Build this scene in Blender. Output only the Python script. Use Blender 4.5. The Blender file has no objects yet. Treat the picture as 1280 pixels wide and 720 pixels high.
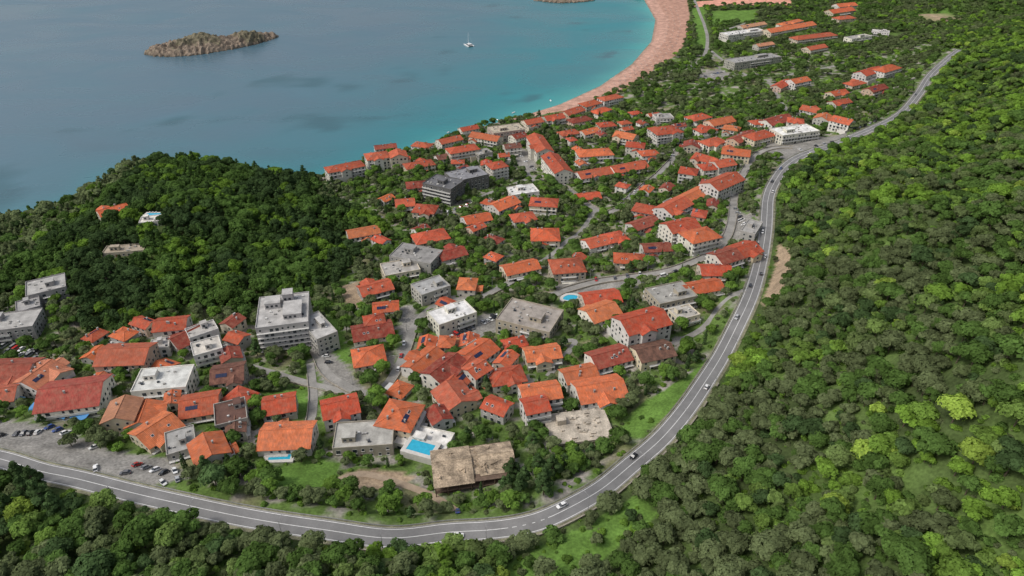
import bpy, math, random, time
import numpy as np
from mathutils import Vector, noise
T0=time.time()
random.seed(7); rng=np.random.default_rng(7)
F=860.0; TH=math.radians(33); CH=260.0
CT,ST=math.cos(TH),math.sin(TH)
scene=bpy.context.scene
COL=scene.collection
# ------------------------------------------------------------------ survey helpers
def ray(u,v):
    dx=(u-640)/F; dy=(360-v)/F
    return np.array([dx, CT+dy*ST, -ST+dy*CT])
def at_z(u,v,z):
    d=ray(u,v); t=(z-CH)/d[2]
    return d[0]*t, d[1]*t
def proj(x,y,z):
    dep=y*CT-(z-CH)*ST
    up=y*ST+(z-CH)*CT
    return 640+F*x/dep, 360-F*up/dep
def seg_dist(px,py,line,closed=False):
    best=np.full(px.shape,1e9)
    n=len(line); m=n if closed else n-1
    for i in range(m):
        ax,ay=line[i][0],line[i][1]; bx,by=line[(i+1)%n][0],line[(i+1)%n][1]
        dx,dy=bx-ax,by-ay; L=dx*dx+dy*dy+1e-9
        t=np.clip(((px-ax)*dx+(py-ay)*dy)/L,0,1)
        d=np.hypot(px-ax-t*dx,py-ay-t*dy)
        best=np.minimum(best,d)
    return best
def inside(px,py,poly):
    c=np.zeros(px.shape,bool); n=len(poly)
    for i in range(n):
        ax,ay=poly[i][0],poly[i][1]; bx,by=poly[(i+1)%n][0],poly[(i+1)%n][1]
        if ay==by: continue
        cond=((ay>py)!=(by>py))&(px<(bx-ax)*(py-ay)/(by-ay)+ax)
        c^=cond
    return c
# ------------------------------------------------------------------ terrain
SHORE_PX=[(-60,302),(0,284),(40,278),(90,268),(118,250),(150,222),(200,210),(260,211),(320,219),(370,225),(402,222),(450,205),(520,186),(600,160),(660,144),(700,131),(750,108),(790,80),(814,52),(819,25),(805,0)]
SHORE=[at_z(u,v,0) for u,v in SHORE_PX]
LAND=[(-900,-700),(-900,310),(-700,400),(-560,440)]+SHORE+[(215,1500),(200,1560),(420,1590),(900,1640),(3500,1800),(3500,-700)]
CP=[(402,225,3),(450,210,3),(520,192,3),(600,168,3),(660,150,3),(720,135,3),(780,105,2.5),(835,60,2.5),(855,20,2.5),(862,60,4),(800,115,4),
(460,240,6),(500,230,8),(600,260,13),(700,230,9),(700,180,5),(800,180,9),(760,150,5),(850,120,6),(900,180,16),(900,230,21),(940,200,26),(960,180,27),(1000,150,24),(1010,190,31),(1050,178,33),(1090,160,35),(1125,143,36),(1150,118,37),(1187,72,40),
(965,250,33),(955,330,38),(905,435,42),(850,515,46),(780,590,50),(680,645,53),(560,670,55),(400,660,55),(250,635,53),(100,598,50),(0,574,48),
(600,560,42),(450,475,34),(600,400,29),(700,350,23),(500,330,19),(800,320,25),(420,560,43),(720,450,36),(800,430,38),(200,500,37),(60,480,33),(200,420,31),(350,420,28),(880,330,33),(900,280,30),(560,300,17),(620,330,20),(440,300,16),(640,480,37),
(240,260,36),(150,290,38),(300,320,28),(300,260,28),(60,345,28),(20,400,28),(330,235,14),(380,234,8),(200,216,16),(130,250,17),(60,290,14),(0,315,16),(400,330,20),(380,280,18),(420,380,24),(130,350,35),(130,400,31),
(1280,100,84),(1230,75,60),(1280,300,108),(1280,500,116),(1280,700,104),(1180,150,56),(1100,210,56),(1000,280,46),(1050,300,62),(1000,400,60),(1100,400,82),(1180,400,98),(1100,600,86),(1200,560,102),(960,560,66),(860,600,56),(1000,700,78),(850,700,64),(700,712,60),(500,712,59),(300,700,58),(100,680,55),(0,700,55),
(900,40,5),(950,75,7),(1000,60,9),(1050,95,14),(1100,100,20),(1120,70,18),(1180,40,22),(1280,20,34),(1000,20,7),(1100,10,12),(960,110,14),(1060,125,24)]
CW=[(400,300,150),(620,620,150),(330,100,150),(-100,60,62),(-400,150,52),(200,20,125),(900,900,170),(900,1400,90),(1500,1200,240),(1500,400,330),(-100,-300,110),(500,-300,220),(-700,200,40),(500,1400,8),(800,1600,10),(-800,-300,80)]
X=[];Z=[]
for u,v,z in CP:
    x,y=at_z(u,v,z); X.append((x,y)); Z.append(z)
for x,y,z in CW: X.append((x,y)); Z.append(z)
X=np.array(X)/100.0; Z=np.array(Z,float)
def phi(r): return -np.sqrt(r*r+0.3**2)
n=len(X)
A=np.zeros((n+3,n+3))
R=np.hypot(X[:,0][:,None]-X[:,0],X[:,1][:,None]-X[:,1])
A[:n,:n]=phi(R)-np.eye(n)*0.02
A[:n,n]=1;A[:n,n+1:]=X;A[n,:n]=1;A[n+1:,:n]=X.T
W_=np.linalg.solve(A,np.concatenate([Z,[0,0,0]]))
gx=np.concatenate([np.linspace(-2600,-520,26)[:-1],np.arange(-520,640,2.2),np.linspace(640,2600,45)])
gy=np.concatenate([np.linspace(-600,60,16)[:-1],np.arange(60,900,2.2),np.linspace(900,1500,110)[:-1],np.linspace(1500,3000,30)])
GX,GY=np.meshgrid(gx,gy)
px=GX.ravel(); py=GY.ravel()
h=np.zeros(px.shape)
for i in range(n): h+=W_[i]*phi(np.hypot(px/100-X[i,0],py/100-X[i,1]))
h+=W_[n]+W_[n+1]*px/100+W_[n+2]*py/100
dsh=seg_dist(px,py,LAND,True); ins=inside(px,py,LAND)
nz=np.array([noise.noise(Vector((a/28,b/28,3.1))) for a,b in zip(px,py)])
nzb=np.array([noise.noise(Vector((a/75,b/75,8.1))) for a,b in zip(px,py)])
h=h+(nz*1.3+np.where(h>60,np.clip((h-60)/20,0,1)*nzb*9,0))*np.clip(dsh/60,0,1)
hl=np.minimum(np.maximum(h,0.05*dsh),1.0*dsh)
h=np.where(ins,hl,np.maximum(-0.15*dsh,-14))
HT=h.reshape(GX.shape)
def terr(x,y):
    x=np.asarray(x,float);y=np.asarray(y,float)
    i=np.clip(np.searchsorted(gx,x)-1,0,len(gx)-2); j=np.clip(np.searchsorted(gy,y)-1,0,len(gy)-2)
    fx=(x-gx[i])/(gx[i+1]-gx[i]); fy=(y-gy[j])/(gy[j+1]-gy[j])
    return (HT[j,i]*(1-fx)+HT[j,i+1]*fx)*(1-fy)+(HT[j+1,i]*(1-fx)+HT[j+1,i+1]*fx)*fy
TS=np.arange(90,2400,0.8)
def S(u,v,hh=0.0):
    d=ray(u,v)
    zz=CH+TS*d[2]; g=np.maximum(terr(TS*d[0],TS*d[1]),0)+hh
    k=np.argmax(zz<g)
    if not (zz<g).any(): k=len(TS)-1
    k=max(k,1)
    a=zz[k-1]-g[k-1]; b=g[k]-zz[k]; f=a/(a+b) if (a+b)>0 else 0
    t=TS[k-1]+0.8*f
    return float(t*d[0]),float(t*d[1]),float(CH+t*d[2])
def catmull(P,step=3.0):
    P=[np.array(p[:2]) for p in P]
    P=[2*P[0]-P[1]]+P+[2*P[-1]-P[-2]]
    out=[]
    for i in range(1,len(P)-2):
        p0,p1,p2,p3=P[i-1:i+3]; m=max(2,int(np.linalg.norm(p2-p1)/step))
        for k in range(m):
            t=k/m
            out.append(0.5*((2*p1)+(-p0+p2)*t+(2*p0-5*p1+4*p2-p3)*t*t+(-p0+3*p1-3*p2+p3)*t**3))
    out.append(P[-2]); return np.array(out)
def mk_line(pxs,step=3.0,sm=9):
    w=catmull([S(u,v) for u,v in pxs],step)
    for _ in range(3):
        w[1:-1]=(w[:-2]+2*w[1:-1]+w[2:])/4
    z=terr(w[:,0],w[:,1])
    k=min(sm,len(z)//2*2-1)
    if k>2:
        zp=np.pad(z,k//2,mode='edge')
        z=np.convolve(zp,np.ones(k)/k,mode='valid')
    return np.column_stack([w,z])
MAIN_PX=[(-70,560),(0,574),(50,588),(100,600),(200,624),(300,645),(400,661),(480,669),(560,671),(620,663),(680,645),(740,618),(790,582),(830,545),(862,505),(890,465),(915,420),(938,370),(950,330),(957,290),(960,250),(968,228),(985,205),(1010,191),(1050,178),(1090,161),(1125,143),(1148,118),(1163,95),(1185,74),(1200,62)]
LANE_PX=[
 ([(1008,186),(975,184),(948,192),(930,215),(918,245),(915,275),(905,302),(880,322),(845,336),(800,345),(750,352),(705,364),(680,372)],5.5),
 ([(640,352),(600,372),(560,376),(535,388),(518,408),(508,435),(495,465),(478,486),(455,492),(425,480),(405,462),(395,440),(385,425)],5.0),
 ([(455,492),(420,488),(380,478),(340,466),(310,458)],4.5),
 ([(400,250),(430,256),(455,264),(478,272)],4.0),
 ([(540,275),(575,262),(610,242),(655,225),(680,220)],4.0),
 ([(700,228),(745,262),(770,262),(795,240),(820,220),(840,200),(852,185),(900,175),(935,178)],4.5),
 ([(640,185),(655,200),(662,222),(680,232)],4.5),
 ([(745,262),(725,290),(710,300),(690,318),(640,352)],3.5),
 ([(850,185),(820,192),(770,198),(735,180)],4.0),
 ([(868,0),(876,20),(884,45),(880,70),(862,84)],5.0),
 ([(905,38),(960,20),(985,14)],4.5),
 ([(884,60),(925,90),(960,100),(1000,90),(1050,82),(1100,74)],4.5),
 ([(960,100),(975,125),(985,140)],4.0),
 ([(388,455),(392,500),(385,540),(370,565)],4.0),
 ([(930,365),(900,385),(880,410),(840,430)],3.5),
 ([(690,430),(720,425),(700,452),(685,470)],3.2),
]
MAIN=mk_line(MAIN_PX,3.0,15)
LANES=[(mk_line(p,2.5,9),w) for p,w in LANE_PX]
TRACK=mk_line([(415,603),(450,592),(500,604),(545,622),(572,642)],2.5,7)
LANES_ALL=LANES+[(TRACK,3.0)]
def flatten(line,hw,blend,drop):
    global HT
    x0,x1=line[:,0].min()-hw-blend,line[:,0].max()+hw+blend
    y0,y1=line[:,1].min()-hw-blend,line[:,1].max()+hw+blend
    i0,i1=np.searchsorted(gx,[x0,x1]); j0,j1=np.searchsorted(gy,[y0,y1])
    sx=GX[j0:j1,i0:i1]; sy=GY[j0:j1,i0:i1]; H=HT[j0:j1,i0:i1]
    bd=np.full(sx.shape,1e9); bz=np.zeros(sx.shape)
    for k in range(len(line)-1):
        ax,ay,az=line[k];bx,by,bz_=line[k+1]
        dx,dy=bx-ax,by-ay;L=dx*dx+dy*dy+1e-9
        t=np.clip(((sx-ax)*dx+(sy-ay)*dy)/L,0,1)
        d=np.hypot(sx-ax-t*dx,sy-ay-t*dy); m=d<bd
        bd=np.where(m,d,bd); bz=np.where(m,az+t*(bz_-az),bz)
    w=np.clip((bd-hw)/blend,0,1); w=w*w*(3-2*w)
    HT[j0:j1,i0:i1]=(bz-drop)*(1-w)+H*w
for l,w in LANES_ALL: flatten(l,w/2+1.6,4,0.15)
flatten(MAIN,7.0,9,0.15)
for l,w in LANES_ALL:
    d=seg_dist(l[:,0],l[:,1],MAIN)
    zz=terr(l[:,0],l[:,1])+0.15
    l[:,2]=np.where(d<18,zz,l[:,2])
    zp=np.pad(l[:,2],2,mode='edge'); l[:,2]=np.maximum(np.convolve(zp,np.ones(5)/5,mode='valid'),zz-0.02)
print('terrain',time.time()-T0)
# ------------------------------------------------------------------ materials
def new_mat(name):
    m=bpy.data.materials.new(name); m.use_nodes=True
    nt=m.node_tree; b=nt.nodes['Principled BSDF']; return m,nt,b
def mat(name,base=(.5,.5,.5),attr=None,atype='OBJECT',rough=0.8,ns=0.6,na=0.15,ns2=None,na2=0,bump=0,bs=6,spec=0.3,metal=0):
    m,nt,b=new_mat(name); N=nt.nodes; Lk=nt.links
    b.inputs['Roughness'].default_value=rough; b.inputs['Specular IOR Level'].default_value=spec; b.inputs['Metallic'].default_value=metal
    if attr:
        a=N.new('ShaderNodeAttribute'); a.attribute_type=atype; a.attribute_name=attr; src=a.outputs['Color']
    else:
        a=N.new('ShaderNodeRGB'); a.outputs[0].default_value=(*base,1); src=a.outputs[0]
    tc=N.new('ShaderNodeTexCoord'); co=tc.outputs['Object']
    for s,am in ((ns,na),(ns2,na2)):
        if s and am:
            no=N.new('ShaderNodeTexNoise'); no.inputs['Scale'].default_value=s; no.inputs['Detail'].default_value=4
            Lk.new(co,no.inputs['Vector'])
            mr=N.new('ShaderNodeMapRange'); mr.inputs[1].default_value=0.3;mr.inputs[2].default_value=0.7;mr.inputs[3].default_value=1-am;mr.inputs[4].default_value=1+am
            Lk.new(no.outputs['Fac'],mr.inputs[0])
            vm=N.new('ShaderNodeVectorMath'); vm.operation='SCALE'; Lk.new(src,vm.inputs[0]); Lk.new(mr.outputs[0],vm.inputs['Scale']); src=vm.outputs[0]
    Lk.new(src,b.inputs['Base Color'])
    if bump:
        no=N.new('ShaderNodeTexNoise'); no.inputs['Scale'].default_value=bs; no.inputs['Detail'].default_value=5; Lk.new(co,no.inputs['Vector'])
        bp=N.new('ShaderNodeBump'); bp.inputs['Strength'].default_value=bump; bp.inputs['Distance'].default_value=0.3
        Lk.new(no.outputs['Fac'],bp.inputs['Height']); Lk.new(bp.outputs[0],b.inputs['Normal'])
    return m
M_wall=mat('plaster',attr='tint',ns=.35,na=.12,ns2=2.5,na2=.06)
M_stone=mat('rubble_stone',base=(.30,.27,.22),ns=1.5,na=.3,bump=.5,bs=2)
M_conc=mat('concrete',base=(.33,.32,.30),ns=.5,na=.25,ns2=3,na2=.1)
M_flat=mat('flat_roof_membrane',attr='tint',ns=.25,na=.28,ns2=1.7,na2=.12,rough=.9)
M_glass=mat('window_glass',base=(.03,.037,.045),rough=.12,na=0,spec=.6)
M_frame=mat('window_frame',base=(.60,.59,.56),na=.05,rough=.5)
M_rail=mat('railing_metal',base=(.28,.28,.28),na=.05,rough=.5)
M_accent=mat('painted_wood',attr='tint',na=.1,rough=.6)
M_asph=mat('asphalt',base=(.19,.188,.185),ns=.12,na=.16,ns2=1.5,na2=.07,rough=.9)
M_lane=mat('worn_lane_paving',base=(.26,.25,.23),ns=.15,na=.22,ns2=1.2,na2=.1,rough=.9)
M_track=mat('dirt_track',base=(.32,.25,.18),ns=.3,na=.2,ns2=2,na2=.1,rough=1)
M_paint=mat('road_paint',base=(.72,.72,.70),ns=1,na=.15)
M_kerb=mat('kerb_stone',base=(.33,.32,.30),ns=1,na=.15)
M_verge=mat('gravel_verge',base=(.19,.185,.12),ns=.25,na=.4,ns2=2,na2=.25,rough=1)
M_white=mat('white_gelcoat',base=(.78,.78,.77),na=.03,rough=.3)
M_pool=mat('pool_water',base=(.03,.36,.52),ns=.6,na=.12,rough=.08,spec=.5)
M_tyre=mat('tyre_rubber',base=(.02,.02,.02),na=0)
M_car=mat('car_paint',attr='tint',na=0,rough=.25,spec=.5)
M_solar=mat('solar_panel',base=(.02,.03,.07),na=.1,rough=.15)
M_bark=mat('bark',base=(.11,.085,.06),ns=3,na=.3)
M_cloth=mat('awning_cloth',attr='tint',na=.08,rough=.8)
M_deck=mat('pool_deck',base=(.52,.50,.46),na=.1)
def roof_mat():
    m,nt,b=new_mat('roof_tiles'); N=nt.nodes; Lk=nt.links
    a=N.new('ShaderNodeAttribute'); a.attribute_type='OBJECT'; a.attribute_name='tint'
    tc=N.new('ShaderNodeTexCoord'); src=a.outputs['Color']
    oi=N.new('ShaderNodeObjectInfo'); cb=N.new('ShaderNodeCombineXYZ'); ml=N.new('ShaderNodeMath'); ml.operation='MULTIPLY'; ml.inputs[1].default_value=90
    Lk.new(oi.outputs['Random'],ml.inputs[0]); Lk.new(ml.outputs[0],cb.inputs[2])
    ad=N.new('ShaderNodeVectorMath'); ad.operation='ADD'; Lk.new(tc.outputs['Object'],ad.inputs[0]); Lk.new(cb.outputs[0],ad.inputs[1]); OC=ad.outputs[0]
    for s,am,scl in ((.3,.2,(1,1,1)),(1.1,.22,(2.2,.45,.6)),(5,.16,(1,1,1))):
        mp=N.new('ShaderNodeMapping'); mp.inputs['Scale'].default_value=scl; Lk.new(OC,mp.inputs[0])
        no=N.new('ShaderNodeTexNoise'); no.inputs['Scale'].default_value=s; no.inputs['Detail'].default_value=3; Lk.new(mp.outputs[0],no.inputs['Vector'])
        mr=N.new('ShaderNodeMapRange'); mr.inputs[1].default_value=.3; mr.inputs[2].default_value=.7; mr.inputs[3].default_value=1-am; mr.inputs[4].default_value=1+am
        Lk.new(no.outputs['Fac'],mr.inputs[0])
        vm=N.new('ShaderNodeVectorMath'); vm.operation='SCALE'; Lk.new(src,vm.inputs[0]); Lk.new(mr.outputs[0],vm.inputs['Scale']); src=vm.outputs[0]
    no=N.new('ShaderNodeTexNoise'); no.inputs['Scale'].default_value=.45; no.inputs['Detail'].default_value=7; no.inputs['Roughness'].default_value=.65; Lk.new(OC,no.inputs['Vector'])
    mr=N.new('ShaderNodeMapRange'); mr.inputs[1].default_value=.44; mr.inputs[2].default_value=.7; mr.inputs[3].default_value=0; mr.inputs[4].default_value=.6; Lk.new(no.outputs['Fac'],mr.inputs[0])
    mx=N.new('ShaderNodeMix'); mx.data_type='RGBA'; mx.inputs[7].default_value=(.31,.155,.105,1); Lk.new(mr.outputs[0],mx.inputs[0]); Lk.new(src,mx.inputs[6]); src=mx.outputs[2]
    wv=N.new('ShaderNodeTexWave'); wv.inputs['Scale'].default_value=.55; wv.inputs['Distortion'].default_value=.6; Lk.new(tc.outputs['Object'],wv.inputs['Vector'])
    mr=N.new('ShaderNodeMapRange'); mr.inputs[3].default_value=.8; mr.inputs[4].default_value=1.1; Lk.new(wv.outputs['Fac'],mr.inputs[0])
    vm=N.new('ShaderNodeVectorMath'); vm.operation='SCALE'; Lk.new(src,vm.inputs[0]); Lk.new(mr.outputs[0],vm.inputs['Scale']); src=vm.outputs[0]
    bp=N.new('ShaderNodeBump'); bp.inputs['Strength'].default_value=.5; bp.inputs['Distance'].default_value=.08; Lk.new(wv.outputs['Fac'],bp.inputs['Height']); Lk.new(bp.outputs[0],b.inputs['Normal'])
    Lk.new(src,b.inputs['Base Color']); b.inputs['Roughness'].default_value=.85; b.inputs['Specular IOR Level'].default_value=.2
    return m
M_roof=roof_mat()
def leaf_mat():
    m=bpy.data.materials.new('foliage'); m.use_nodes=True; nt=m.node_tree; N=nt.nodes; Lk=nt.links
    for x in list(N): N.remove(x)
    out=N.new('ShaderNodeOutputMaterial')
    a=N.new('ShaderNodeAttribute'); a.attribute_type='INSTANCER'; a.attribute_name='tint'
    s=N.new('ShaderNodeAttribute'); s.attribute_type='GEOMETRY'; s.attribute_name='shade'
    vm=N.new('ShaderNodeVectorMath'); vm.operation='SCALE'; Lk.new(a.outputs['Color'],vm.inputs[0]); Lk.new(s.outputs['Fac'],vm.inputs['Scale'])
    d=N.new('ShaderNodeBsdfDiffuse'); t=N.new('ShaderNodeBsdfTranslucent'); mx=N.new('ShaderNodeMixShader'); mx.inputs[0].default_value=.28
    Lk.new(vm.outputs[0],d.inputs[0]); Lk.new(vm.outputs[0],t.inputs[0]); Lk.new(d.outputs[0],mx.inputs[1]); Lk.new(t.outputs[0],mx.inputs[2]); Lk.new(mx.outputs[0],out.inputs[0])
    return m
M_leaf=leaf_mat()
# ------------------------------------------------------------------ mesh helpers
class MB:
    def __init__(s): s.v=[];s.f=[];s.m=[]
    def add(s,vs,fs,mi=0):
        o=len(s.v); s.v+=[tuple(map(float,q)) for q in vs]; s.f+=[tuple(i+o for i in f) for f in fs]; s.m+=[mi]*len(fs)
    def box(s,cx,cy,cz,sx,sy,sz,mi=0,rz=0):
        c,si=math.cos(rz),math.sin(rz); vs=[]
        for dz in(-.5,.5):
            for dx,dy in((-.5,-.5),(.5,-.5),(.5,.5),(-.5,.5)):
                X_,Y_=dx*sx,dy*sy; vs.append((cx+X_*c-Y_*si,cy+X_*si+Y_*c,cz+dz*sz))
        s.add(vs,[(3,2,1,0),(4,5,6,7),(0,1,5,4),(1,2,6,5),(2,3,7,6),(3,0,4,7)],mi)
    def cyl(s,p,q,r0,r1,n=6,mi=0):
        p=Vector(p);q=Vector(q);d=(q-p).normalized(); a=d.orthogonal().normalized(); b=d.cross(a)
        vs=[]
        for c,r in((p,r0),(q,r1)):
            for k in range(n):
                t=2*math.pi*k/n; vs.append(c+a*math.cos(t)*r+b*math.sin(t)*r)
        fs=[(k,(k+1)%n,n+(k+1)%n,n+k) for k in range(n)]+[tuple(range(n))[::-1],tuple(range(n,2*n))]
        s.add(vs,fs,mi)
    def mesh(s,name,mats):
        me=bpy.data.meshes.new(name); me.from_pydata(s.v,[],s.f)
        for m in mats: me.materials.append(m)
        if len(mats)>1: me.polygons.foreach_set('material_index',s.m)
        me.update(); return me
def obj(name,me,parent=None,loc=None,rz=0,tint=None,col=None):
    o=bpy.data.objects.new(name,me); (col or COL).objects.link(o)
    if parent: o.parent=parent
    if loc is not None: o.location=loc
    o.rotation_euler[2]=rz
    if tint is not None: o['tint']=[float(t) for t in tint]
    return o
def lnormals(line):
    t=np.gradient(line[:,:2],axis=0); t/=np.linalg.norm(t,axis=1)[:,None]+1e-9
    return np.column_stack([-t[:,1],t[:,0]])
def sweep(name,line,a,b,z0,z1,m,dash=None,col=None):
    nr=lnormals(line); mb=MB(); n=len(line)
    P=[]
    for k in range(n):
        for o,z in((a,z0),(b,z0),(b,z1),(a,z1)):
            P.append((line[k,0]+nr[k,0]*o,line[k,1]+nr[k,1]*o,line[k,2]+z))
    fs=[]
    for k in range(n-1):
        if dash and (k//dash)%2: continue
        i=4*k;j=i+4
        fs+=[(i+3,i+2,j+2,j+3),(i,i+3,j+3,j),(i+2,i+1,j+1,j+2)]
    mb.add(P,fs); me=mb.mesh(name,[m]); return obj(name,me)
# ------------------------------------------------------------------ terrain mesh
def poly_px(p): return [S(u,v)[:2] for u,v in p]
P_lot=[poly_px(p) for p in [
 [(-60,528),(30,526),(75,538),(105,548),(135,562),(210,572),(238,598),(180,610),(90,588),(-60,560)],
 [(548,405),(615,392),(630,410),(592,430),(560,430)],
 [(955,165),(1020,172),(1060,165),(1050,182),(985,202),(955,192)],
 [(415,440),(440,465),(455,488),(430,500),(405,482),(392,455),(395,435)],
 [(635,180),(668,190),(672,215),(650,212)],
 [(868,95),(900,85),(918,95),(885,106)],
 [(915,255),(940,270),(940,300),(915,300)],
 [(500,385),(520,380),(525,410),(500,430)],
 [(690,355),(760,345),(830,338),(830,350),(760,362),(700,372)],
]]
P_dirt=[poly_px(p) for p in [
 [(412,606),(432,590),(470,585),(505,590),(520,600),(480,612),(430,614)],
 [(972,305),(990,316),(988,345),(965,385),(952,378),(968,335)],
 [(425,358),(447,352),(458,375),(436,392)],
 [(1140,20),(1185,14),(1205,24),(1160,30)],
]]
P_grass=[poly_px(p) for p in [
 [(800,505),(860,470),(885,445),(880,475),(840,515),(800,550),(770,545)],
 [(640,700),(700,672),(750,648),(800,612),(822,640),(770,690),(700,735),(620,735)],
 [(405,395),(425,400),(440,450),(425,455),(410,430)],
 [(330,490),(385,485),(385,520),(340,525)],
 [(1100,5),(1200,3),(1210,30),(1120,35)],
 [(865,10),(880,8),(885,60),(870,62)],
 [(430,580),(400,625),(330,615),(330,590),(400,572)],
 [(888,14),(950,12),(940,26),(890,30)],
]]
BEACH=[at_z(u,v,0) for u,v in SHORE_PX[13:]]+[(330,1560)]+[at_z(u,v,3) for u,v in [(858,-8),(862,20),(858,45),(850,66),(822,84),(797,102),(770,118),(735,128),(705,138)]]
BEACH2=poly_px([(868,9),(868,2),(925,-2),(988,0),(990,7),(930,6)])
VILL=[(p[0],p[1]) for p in MAIN]+[(700,1800),(-1500,1800),(-1500,MAIN[0,1])]
HEAD=poly_px([(-60,430),(0,375),(60,345),(100,375),(110,440),(180,430),(200,395),(260,385),(310,400),(340,365),(420,360),(440,330),(490,290),(470,272),(400,250),(395,222)])+[(-170,760),(-700,760),(-900,300)]
px=GX.ravel();py=GY.ravel();ph=HT.ravel()
inv=inside(px,py,VILL); inh=inside(px,py,HEAD)
def fn(sc,seed): return np.array([noise.noise(Vector((a/sc,b/sc,seed))) for a,b in zip(px,py)])
n1=fn(22,1.5); n2=fn(6,7.7)
col=np.zeros((len(px),3))
hill=np.array([.060,.085,.030]); gr=np.array([.10,.16,.04]); dry=np.array([.20,.18,.11]); pav=np.array([.26,.24,.21])
def lerp(a,b,t): return a*(1-t[:,None])+b*t[:,None]
col[:]=hill
col=lerp(col,gr,np.clip(n1*1.2+.3,0,1))
vc=lerp(np.tile(gr,(len(px),1)),np.tile(pav,(len(px),1)),np.clip((n2-.08)*4,0,1))
vc=lerp(vc,np.tile(dry,(len(px),1)),np.clip((n1-.2)*4,0,.7))
vm_=inv&~inh&(py<1000)
col[vm_]=vc[vm_]
for P in P_grass: col[inside(px,py,P)]=(.11,.20,.04)
for P in P_lot: col[inside(px,py,P)]=(.24,.23,.21)
for P in P_dirt: col[inside(px,py,P)]=(.33,.25,.17)
rock=(dsh.ravel()<9+4*n2)&ins&~inside(px,py,BEACH)
col[rock]=np.array([.28,.25,.2])
bm=inside(px,py,BEACH); col[bm]=(.46,.28,.215)
bk=bm&(dsh.ravel()>22); col[bk]=(.40,.235,.175)
col[inside(px,py,BEACH2)]=(.60,.30,.22)
wet=bm&(dsh.ravel()<4); col[wet]=(.33,.22,.17)
col*= (1+.25*n2)[:,None]
ny_,nx_=GX.shape
idx=np.arange(nx_*ny_).reshape(ny_,nx_)
q=np.stack([idx[:-1,:-1],idx[:-1,1:],idx[1:,1:],idx[1:,:-1]],-1).reshape(-1,4)
def grid_mesh(name,V,Q,C,m,smooth=True):
    me=bpy.data.meshes.new(name); me.vertices.add(len(V)); me.vertices.foreach_set('co',V.astype(np.float32).ravel())
    me.loops.add(len(Q)*4); me.loops.foreach_set('vertex_index',Q.astype(np.int32).ravel())
    me.polygons.add(len(Q)); me.polygons.foreach_set('loop_start',np.arange(0,len(Q)*4,4,dtype=np.int32))
    me.polygons.foreach_set('use_smooth',np.full(len(Q),smooth))
    a=me.color_attributes.new('gcol','FLOAT_COLOR','POINT'); a.data.foreach_set('color',np.column_stack([C,np.ones(len(C))]).astype(np.float32).ravel())
    me.materials.append(m); me.update(calc_edges=True); me.validate(); return me
M_ground=mat('ground_soil_grass',attr='gcol',atype='GEOMETRY',ns=.12,na=.2,ns2=.9,na2=.3,bump=.6,bs=.8,rough=1,spec=.1)
obj('terrain',grid_mesh('terrain',np.column_stack([px,py,ph]),q,np.clip(col,0,1),M_ground))
print('terrain mesh',time.time()-T0)
# ------------------------------------------------------------------ sea
sx=np.concatenate([np.linspace(-9000,-900,16)[:-1],np.arange(-900,700,10),np.linspace(700,9000,14)])
sy=np.concatenate([np.linspace(-2000,300,6)[:-1],np.arange(300,1700,10),np.linspace(1700,14000,20)])
SX,SY=np.meshgrid(sx,sy); ax_=SX.ravel(); ay_=SY.ravel()
d_all=seg_dist(ax_,ay_,LAND,True); d_all=np.where(inside(ax_,ay_,LAND),0,d_all)
d_b=seg_dist(ax_,ay_,SHORE[10:]+[(215,1500)])
sn=np.array([noise.noise(Vector((a/90,b/60,.3)))+.5*noise.noise(Vector((a/30,b/22,5.3))) for a,b in zip(ax_,ay_)])
deep=np.array([.062,.125,.165]); teal=np.array([.010,.165,.190]); shal=np.array([.055,.33,.30])
f1=np.exp(-(d_b/300)**1.8)*np.clip((ax_+330)/330,.15,1); f2=np.exp(-(d_all/(24+12*sn))**1.2)*np.clip((ax_+200)/200,.3,1)
f3=np.exp(-d_all/50)*.5
sc=lerp(np.tile(deep,(len(ax_),1)),np.tile(teal,(len(ax_),1)),np.clip(f1*1.05+f3+sn*.15,0,1))
sc=lerp(sc,np.tile(shal,(len(ax_),1)),np.clip(f2,0,1)*.8)
sea_grass=np.clip((sn-.36)*4,0,1)*(d_all>35)*(d_b<330)
sc=lerp(sc,np.tile(np.array([.016,.075,.095]),(len(ax_),1)),sea_grass*.65)
foam=np.clip(1-d_all/3.0,0,1)*(d_all>0)
i2=np.arange(len(ax_)).reshape(SX.shape)
q2=np.stack([i2[:-1,:-1],i2[:-1,1:],i2[1:,1:],i2[1:,:-1]],-1).reshape(-1,4)
Mw,nt,b=new_mat('sea_water'); N=nt.nodes; Lk=nt.links
a=N.new('ShaderNodeAttribute'); a.attribute_name='gcol'
g=N.new('ShaderNodeNewGeometry')
no=N.new('ShaderNodeTexNoise'); no.inputs['Scale'].default_value=.009; no.inputs['Detail'].default_value=6; no.inputs['Distortion'].default_value=.8
mp=N.new('ShaderNodeMapping'); mp.inputs['Scale'].default_value=(.7,1.3,1); mp.inputs['Rotation'].default_value=(0,0,.5)
Lk.new(g.outputs['Position'],mp.inputs[0]); Lk.new(mp.outputs[0],no.inputs['Vector'])
mr=N.new('ShaderNodeMapRange'); mr.inputs[1].default_value=.3;mr.inputs[2].default_value=.7;mr.inputs[3].default_value=.88;mr.inputs[4].default_value=1.12
Lk.new(no.outputs['Fac'],mr.inputs[0]); vm=N.new('ShaderNodeVectorMath'); vm.operation='SCALE'; Lk.new(a.outputs['Color'],vm.inputs[0]); Lk.new(mr.outputs[0],vm.inputs['Scale']); Lk.new(vm.outputs[0],b.inputs['Base Color'])
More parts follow.
